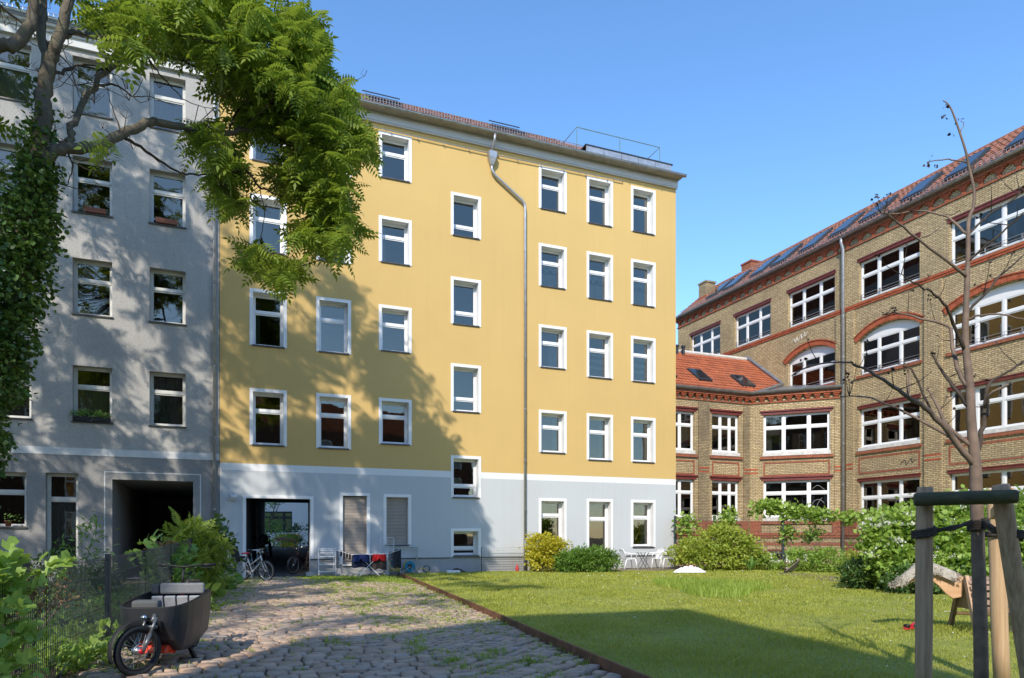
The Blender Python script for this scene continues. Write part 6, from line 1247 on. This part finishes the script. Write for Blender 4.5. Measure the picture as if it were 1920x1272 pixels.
def airer():
    p = yl(ys(613, .4), .42); root = empty('step_ladder', (p.x, p.y, .06), YA, 'white folding step ladder leaning beside the gateway', 'ladder'); m = MB()
    for x in (-.30, .30): m.tube([(x, -.12, 0), (x, .10, .98)], .016, 6)
    m.build('rail', M['white_paint'], root)
    for z in (.12, .38, .66, .94): MB().box(-.30, .30, -.13 + z * .22 - .04, -.13 + z * .22 + .05, z - .015, z + .015).build('step', M['white_paint'], root)
    b = MB()
    for x in (-.27, .27): b.tube([(x, .26, 0), (x, .13, .96)], .012, 6)
    b.build('rear_leg', M['white_paint'], root)
    for z in (.78, .86): MB().box(-.24, .24, .03 + z * .04, .06 + z * .04, z, z + .03).build('slat', M['white_paint'], root)
    p = yl(ys(726, .35), .32); root = empty('wire_shelf', (p.x, p.y, .05), YA, 'tall white wire shelf standing at the right roller shutter', 'shelf'); m = MB(); h = 1.36
    for x in (-.26, .26): m.tube([(x, 0, 0), (x, 0, h - .06), (x * .85, 0, h)], .010, 6)
    m.tube([(-.22, 0, h), (.22, 0, h)], .010, 6); m.tube([(0, 0, 0), (0, 0, h)], .010, 6); m.build('frame', M['white_paint'], root); g = MB()
    for z in np.arange(.12, h - .1, .09): g.tube([(-.26, .01, z), (.26, .01, z)], .004, 4)
    for x in np.arange(-.22, .23, .055): g.tube([(x, .012, .75), (x, .012, h - .05)], .003, 4)
    g.build('grid', M['white_paint'], root)
    tb = glassmat('clear_plastic', .12, (.80, .86, .92)); p = yl(ys(737, .8), .78); root = empty('plastic_box', (p.x, p.y, .0), YA + R(6), 'clear plastic storage box standing upright by the wire shelf', 'box')
    m = MB(); T = .008; w, d, h = .22, .17, .58; m.box(-w, w, -d, -d + T, .0, h).box(-w, w, d - T, d, 0, h).box(-w, -w + T, -d + T, d - T, 0, h).box(w - T, w, -d + T, d - T, 0, h).box(-w + T, w - T, -d + T, d - T, 0, T); m.build('shell', tb, root)
    fr = plain('frosted_plastic', (.62, .68, .74), .35, 0, .1, 3); m = MB(); m.box(-w - .015, w + .015, -d - .015, d + .015, h, h + .025).box(-w - .012, -w, -d, d, .02, h).box(w, w + .012, -d, d, .02, h); m.build('rim', fr, root); MB().add([(-w + .02, -d + .02, .02), (w - .02, -d + .02, .02), (w - .02, d - .02, .02), (-w + .02, d - .02, .4)], [(0, 1, 2), (0, 2, 3), (0, 3, 1)]).build('sheet', fr, root)
airer()
def hose():
    p = yl(ys(767, .4), .40); root = empty('hose_reel', (p.x, p.y, .06), YA, 'blue hose reel with yellow hose below the right shutter', 'hose reel'); bl_ = paint('reel_blue', (.01, .20, .34)); yh = paint('yellow_hose', (.55, .42, .04))
    m = MB()
    for y in (-.12, .12): m.tube([(0, y - .012, .26), (0, y + .012, .26)], .21, 20)
    m.build('drum', bl_, root); MB().tube([(0, -.145, .26), (0, .145, .26)], .09, 14).build('core', M['dark_metal'], root)
    h = MB()
    for k in range(5): h.torus((0, -.09 + k * .045, .26), .19, .021, 'y', 20, 6)
    h.build('hose', yh, root, True); h = MB(); h.tube([(.2, 0, .2), (.30, -.05, .10), (.45, -.1, .20), (.60, -.1, .16), (.72, -.12, .03), (.8, -.13, .02)], .014, 6); h.build('hose_end', yh, root, True)
    f = MB()
    for y in (-.15, .15): f.tube([(-.30, y, 0), (0, y, .26), (.18, y, 0)], .012, 6)
    f.tube([(-.30, -.15, 0), (-.30, .15, 0)], .012, 6); f.build('frame', M['frame_grey'], root)
    p = yl(ys(800, .35), .32); r2 = empty('hose_coil', (p.x, p.y, .05), YA, 'small dark green hose coil lying next to the reel', 'hose'); h = MB()
    for k in range(3): h.torus((0, -.02 + k * .03, .15), .13, .014, 'y', 18, 6)
    h.build('coil', plain('green_hose', (.02, .10, .09), .5), r2, True)
    # tarpaulin, white bag, red closed parasol by the cellar window
    p = yl(ys(858, .7), .62); mb = MB(); n = 9; vs = [(x * .42 / 4 - .0, y * .22 / 4, max(0, .20 * (1 - abs(x) / 4.4) * (1 - abs(y) / 5) + random.uniform(-.02, .02)) if abs(x) < 4 and abs(y) < 4 else 0) for y in range(-4, 5) for x in range(-4, 5)]
    mb.add(vs, [(j * 9 + i, j * 9 + i + 1, j * 9 + i + 10, j * 9 + i + 9) for j in range(8) for i in range(8)]); tag(mb.build('tarpaulin', plain('black_tarp', (.03, .028, .03), .5), None, False, loc=(p.x, p.y, .05), rot=(0, 0, YA)), 'crumpled dark tarpaulin in front of the cellar window', 'tarpaulin')
    q = yl(ys(850, .95), .92); tag(MB().box(-.26, .26, -.12, .12, 0, .11).build('white_box', M['white_paint'], None, loc=(q.x, q.y, .05), rot=(0, 0, YA), bevel=.03), 'flat white box lying before the dark tarpaulin', 'box')
    q = yl(ys(970, .35), .33); tag(MB().lathe([(.07, 0), (.075, .08), (.05, .2), (.012, .30)], seg=10, cap0=True, cap1=True).build('red_cone', plain('red_plastic', (.45, .03, .04), .5), None, loc=(q.x, q.y, .05)), 'small red cone standing at the foot of the rain pipe', 'cone')
    p = yl(ys(425, 2.5), 2.4); mb = MB(); mb.prism([(-.16, 0), (.30, 0), (-.10, .95), (-.16, .95)], -.012, .012); o = mb.build('leaning_board', M['white_plaster'], None, loc=(p.x - .2, p.y, -.02), rot=(R(-12), 0, YA)); tag(o, 'pale slanted board leaning in the ivy left of the gateway', 'board')
hose()
# flower boxes on the sills of the grey house
def sill_box(x0, x1, z, label, green, col, name='flower_box'):
    p = YO + YX * ((x0 + x1) / 2) + YN * .02; root = empty(name, (p.x, p.y, z), YA, label, 'flower box', 'flower boxes on the grey house'); w = (x1 - x0) / 2
    MB().add([(-w, -.08, 0), (w, -.08, 0), (w, .08, 0), (-w, .08, 0), (-w - .01, -.095, .15), (w + .01, -.095, .15), (w + .01, .095, .15), (-w - .01, .095, .15)], [(3, 2, 1, 0), (0, 1, 5, 4), (1, 2, 6, 5), (2, 3, 7, 6), (3, 0, 4, 7), (4, 5, 6, 7)]).build('trough', col, root)
    if green: V, Fc = cloud([(-w * .5, 0, .22, w * .5, .1, .12, 90), (w * .4, 0, .2, w * .5, .1, .12, 70)], .09, (T1V, T1F), 6, .05); link('foliage', mesh_np('foliage', V, Fc, M['leaf_mid']), root)
tc = plain('terracotta', (.24, .09, .055), .8)
sill_box(-4.42, -3.95, 5.25, 'left dark flower box with green plants on the lower grey window', True, M['dark_metal']); sill_box(-3.90, -3.36, 5.25, 'right dark flower box with green plants on the lower grey window', True, M['dark_metal'])
sill_box(-4.1, -3.5, 12.13, 'terracotta box on the middle window sill of the grey house', False, tc); sill_box(-2.0, -1.35, 12.13, 'terracotta box on the window sill nearest the yellow house', False, tc)
p = YO + YX * -6.2 + YN * .0; r = empty('flower_pot', (p.x, p.y, 1.77), 0, 'terracotta pot on the ground floor sill of the grey house', 'pot'); MB().lathe([(.07, 0), (.10, .16), (.11, .16), (.11, .19), (.09, .19)], seg=14, cap0=True).build('pot', tc, r, True); V, Fc = cloud([(0, 0, .26, .1, .1, .1, 40)], .07); link('foliage', mesh_np('foliage', V, Fc, M['leaf_mid']), r)
# ================================================================ PATIO AND LAWN
def chair(label, p, rz):
    root = empty('garden_chair', p, rz, label, 'chair', 'white plastic garden chairs'); wm = M['plastic_white']
    MB().add([(-.22, -.23, .40), (.22, -.21, .43), (.22, .21, .43), (-.22, .23, .40), (-.22, -.23, .43), (.22, -.21, .46), (.22, .21, .46), (-.22, .23, .43)], [(3, 2, 1, 0), (4, 5, 6, 7), (0, 1, 5, 4), (1, 2, 6, 5), (2, 3, 7, 6), (3, 0, 4, 7)]).build('seat', wm, root, bevel=.01)
    b = MB()
    for k in range(5): y = -.17 + k * .085; b.bar((-.22, y, .43), (-.33, y * 1.05, .80), .055, .012, (0, 1, 0)) if False else b.obox(((-.275), y, .615), (-.055, 0, .19), (0, .026, 0), (.008, 0, .002))
    bo = MB(); bo.tube([(-.22, -.24, .43), (-.31, -.245, .72), (-.34, -.18, .82), (-.345, 0, .845), (-.34, .18, .82), (-.31, .245, .72), (-.22, .24, .43)], .019, 8); o = bo.build('backrest', wm, root, True); b.build('back_slats', wm, o)
    for s in (-1, 1):
        MB().tube([(.20, s * .23, .44), (.27, s * .26, 0)], [.024, .018], 8).build('leg', wm, root, True); MB().tube([(-.20, s * .23, .42), (-.32, s * .26, 0)], [.024, .018], 8).build('leg', wm, root, True)
        MB().tube([(.22, s * .24, .45), (.24, s * .27, .62), (.16, s * .28, .655), (-.10, s * .28, .66), (-.30, s * .25, .69)], [.018, .018, .024, .024, .018], 8).build('armrest', wm, root, True)
M['plastic_white'] = plain('white_plastic', (.78, .79, .80), .35, 0, .06, 3)
pz = .09
def patio(u, p): q = yl(ys(u, p), p); return (q.x, q.y, pz)
chair('white plastic chair left of the bistro table, facing right', patio(1179, 1.3), R(15)); chair('white plastic chair behind the bistro table, its back to the right', patio(1226, 1.05), R(200)); chair('white plastic chair furthest right, next to the lime shrub', patio(1251, 1.5), R(185))
r = empty('bistro_table', patio(1206, 1.2), R(20), 'round folding bistro table between the white plastic chairs', 'table'); MB().lathe([(0, .70), (.30, .70), (.32, .71), (.32, .725), (.30, .73), (0, .73)], seg=24).build('table_top', M['frame_grey'], r)
for s in (-1, 1): MB().tube([(-.24 * s, -.15, 0), (.20 * s, -.12, .70)], .012, 6).build('leg', M['dark_metal'], r); MB().tube([(-.24 * s, .15, 0), (.20 * s, .12, .70)], .012, 6).build('leg', M['dark_metal'], r)
MB().tube([(-.2, -.15, .08), (-.2, .15, .08)], .008, 6).build('stretcher', M['dark_metal'], r)
def bowl(u, p, label, rr, h):
    q = patio(u, p); r = empty('fire_bowl', q, 0, label, 'fire bowl'); MB().lathe([(rr * .3, h), (rr * .75, h + .04), (rr, h + .13), (rr * 1.03, h + .13), (rr * .78, h + .02), (rr * .3, h - .03)], seg=18, cap0=True).build('bowl', M['black'], r, True)
    for k in range(3): g = k * 2.09; MB().tube([(rr * .5 * math.cos(g), rr * .5 * math.sin(g), h + .01), (rr * .85 * math.cos(g), rr * .85 * math.sin(g), 0)], .010, 6).build('leg', M['black'], r)
bowl(1264, .9, 'black low grill behind the rightmost plastic chair', .26, .25)
q = gp(1293, 1066, .05); r = empty('fire_bowl', (at(1296, 1000, 28.0).x, 28.0, .05), 0, 'small rusty fire bowl between the grill and the lime shrub', 'fire bowl'); MB().lathe([(.05, .16), (.18, .20), (.24, .28), (.25, .28), (.19, .18), (.05, .13)], seg=16, cap0=True).build('bowl', M['corten'], r, True)
for k in range(3): MB().tube([(.1 * math.cos(k * 2.1), .1 * math.sin(k * 2.1), .16), (.19 * math.cos(k * 2.1), .19 * math.sin(k * 2.1), 0)], .009, 5).build('leg', M['black'], r)
# white cloth lying crumpled on the grass
q = Vector((at(1293, 1000, 27.3).x, 27.3, .05)); mb = MB(); n = 22; vs = []
for j in range(n + 1):
    for i in range(n + 1):
        x, y = (i / n - .5), (j / n - .5); e = max(abs(x), abs(y)) * 2; z = (.20 * (1 - e) + .07 * math.sin(i * 1.5 + j * .6) * math.sin(j * 1.1) + .04 * abs(math.sin(i * .9 - j * .8))) * (1 - e ** 6); vs.append((x * 1.25 + .08 * y, y * .9 + .25 * x, max(.0, z) + .01))
mb.add(vs, [(j * (n + 1) + i, j * (n + 1) + i + 1, (j + 1) * (n + 1) + i + 1, (j + 1) * (n + 1) + i) for j in range(n) for i in range(n)]); o = mb.build('white_sheet', M['petal_cloth'] if 'petal_cloth' in M else M['white_paint'], None, False, loc=(q.x, q.y, .06)); o.rotation_euler = (0, 0, R(-8)); tag(o, 'crumpled white sheet lying on the grass near the lime shrub', 'sheet')
# slatted pallet leaning in the far bed
q = base(1476, 27.3); WP = woodmat('weathered_pallet', (.16, .125, .095), (.27, .22, .17), 0, 8); r = empty('wooden_pallet', (q[0] + .1, q[1], .05), 0, 'weathered wooden pallet piece lying tilted in the far bed', 'pallet'); r.rotation_euler = (R(48), R(-33), R(18))
for k in range(3): MB().box(-.40, .40, -.02, .0, .02 + k * .20, .17 + k * .20).build('board', WP, r)
for x in (-.34, .26): MB().box(x, x + .09, .0, .08, .0, .60).build('batten', WP, r)
# ---- wooden horse bench
def horse():
    L = Vector((at(1806, 1100, 10.3).x, 10.3, .045)); root = empty('horse_bench', L, R(-14), 'wooden slatted horse bench with fleece covered head at the right edge', 'bench')
    WL = woodmat('pale_board', (.40, .25, .16), (.56, .38, .25), 2, 7); WB = woodmat('brown_leg', (.15, .10, .05), (.24, .17, .09), 2, 7); WS = woodmat('slat_wood', (.26, .17, .12), (.40, .28, .21), 0, 7)
    ang = [-118, -97, -77, -58, -40, -22, -4, 14, 33, 52]; ca, cz, rr = 0, .46, .33
    for k, a in enumerate(np.linspace(-20, 200, 13)):
        g = R(a); c = Vector((.86, rr * math.cos(g), cz + rr * math.sin(g))); MB().obox(c, (.86, 0, 0), (0, -math.sin(g) * .036, math.cos(g) * .036), (0, math.cos(g) * .011, math.sin(g) * .011)).build('slat', WS, root, bevel=.004)
    for x in (.02, 1.68):
        m = MB(); P = [(rr * .94 * math.cos(R(a)), cz + rr * .94 * math.sin(R(a))) for a in np.linspace(-25, 205, 18)]; n = len(P); vs = [(x, y, z) for y, z in P] + [(x + .03, y, z) for y, z in P]; m.add(vs, [tuple(range(n)), tuple(range(2 * n - 1, n - 1, -1))] + [(i, i + n, (i + 1) % n + n, (i + 1) % n) for i in range(n)]); m.build('end_board', WB, root)
        for s in (-1, 1): MB().bar((x - .02, s * .10, .80), (x - .02, s * .52, -.01), .10, .045, (1, 0, 0)).build('leg', WL if (s < 0) else WB, root)
    MB().bar((.0, .40, .22), (1.7, .40, .22), .04, .05).build('rail', WB, root)
    hp = [(.02, .78), (-.12, .84), (-.36, .95), (-.50, .99), (-.62, .96), (-.80, .80), (-.90, .72), (-.93, .66), (-.88, .63), (-.78, .64), (-.70, .70), (-.62, .74), (-.52, .76), (-.42, .74), (-.33, .66), (-.24, .55), (-.14, .47), (-.02, .50)]
    m = MB(); m.prism(hp, -.025, .025); m.build('head', woodmat('light_head_board', (.52, .30, .16), (.66, .42, .25), 0, 7), root, bevel=.01)
    FL = plain('fleece', (.44, .40, .33), .95, 0, .25, 14, .9, .02, 60); f = MB(); tops = hp[1:8]; n = len(tops); vs = []
    for i, (x, z) in enumerate(tops):
        for k, (dy, dz) in enumerate(((-.10, -.13), (-.085, -.04), (-.05, .02), (0, .04), (.05, .02), (.085, -.04), (.10, -.13))): sc_ = .55 if i > 4 else 1; vs.append((x + .01 * math.sin(i + k), dy * sc_, z + dz * (1 if i < 5 else .6)))
    f.add(vs, [(i * 7 + k, i * 7 + k + 1, (i + 1) * 7 + k + 1, (i + 1) * 7 + k) for i in range(n - 1) for k in range(6)]); fo = f.build('fleece', FL, root, True)
    P = np.array([(x + random.uniform(-.06, .06), s * random.uniform(.02, .105) * (1 if i < 5 else .5), 0) for i, (x, z) in enumerate(tops) for s in (-1, 1) for _ in range(150)]); zz = np.interp(-P[:, 0], [-t[0] for t in tops], [t[1] for t in tops]) + .04 - np.abs(P[:, 1]) ** 1.5 * 4.6; P[:, 2] = zz
    V, Fc = scatter(TNV, TNF, frames(np.stack([RNG.normal(0, .4, len(P)), np.sign(P[:, 1]) * .5, RNG.uniform(-1.2, .1, len(P))], 1), np.tile([[0, 0, 1.]], (len(P), 1)), RNG.uniform(0, 6, len(P)), RNG.uniform(.03, .06, len(P))), P); tag(link('wool', mesh_np('wool', V, Fc, FL), fo), kind='stuff')
horse()
q = gp(1892, 1184, .045); r = empty('bucket', (q.x, q.y, .045), 0, 'grey metal bucket standing on the grass under the horse bench', 'bucket'); MB().lathe([(.11, 0), (.15, .24), (.158, .245), (.158, .255), (.14, .25), (.10, .02)], seg=20, cap0=True).build('pail', M['zinc_pipe'], r, True); MB().tube([(-.15, 0, .24), (-.16, -.08, .14), (0, -.16, .10), (.16, -.08, .14), (.15, 0, .24)], .004, 5).build('handle', M['dark_metal'], r)
q = gp(1706, 1182, .045); r = empty('red_toy', (q.x, q.y, .05), R(20), 'small red plastic toy lying on the lawn by the left stake', 'toy'); rp = paint('toy_red', (.55, .03, .04)); MB().obox((0, 0, .03), (.11, 0, .01), (0, .035, 0), (0, 0, .02)).build('body', rp, r, bevel=.01)
for x in (-.07, .06): MB().tube([(x, -.04, .06), (x + .02, .04, .06)], .028, 10).build('roller', M['black'], r, True)
MB().obox((.07, 0, .07), (.04, 0, .02), (0, .03, 0), (-.01, 0, .02)).build('hood', rp, r, bevel=.008)
# black kettle barbecue cover in the grey house's garden, white stone, bicycle behind the fence
q = base(18, 16.6, -.02); r = empty('covered_grill', q, 0, 'black covered garden grill under the grey ground floor window', 'grill'); MB().prism([(-.6, 0), (.62, 0), (.55, .55), (.15, .98), (-.4, 1.0), (-.55, .6)], -.3, .3).build('cover', plain('black_cover', (.012, .013, .016), .5, 0, .3, 4), r, bevel=.05)
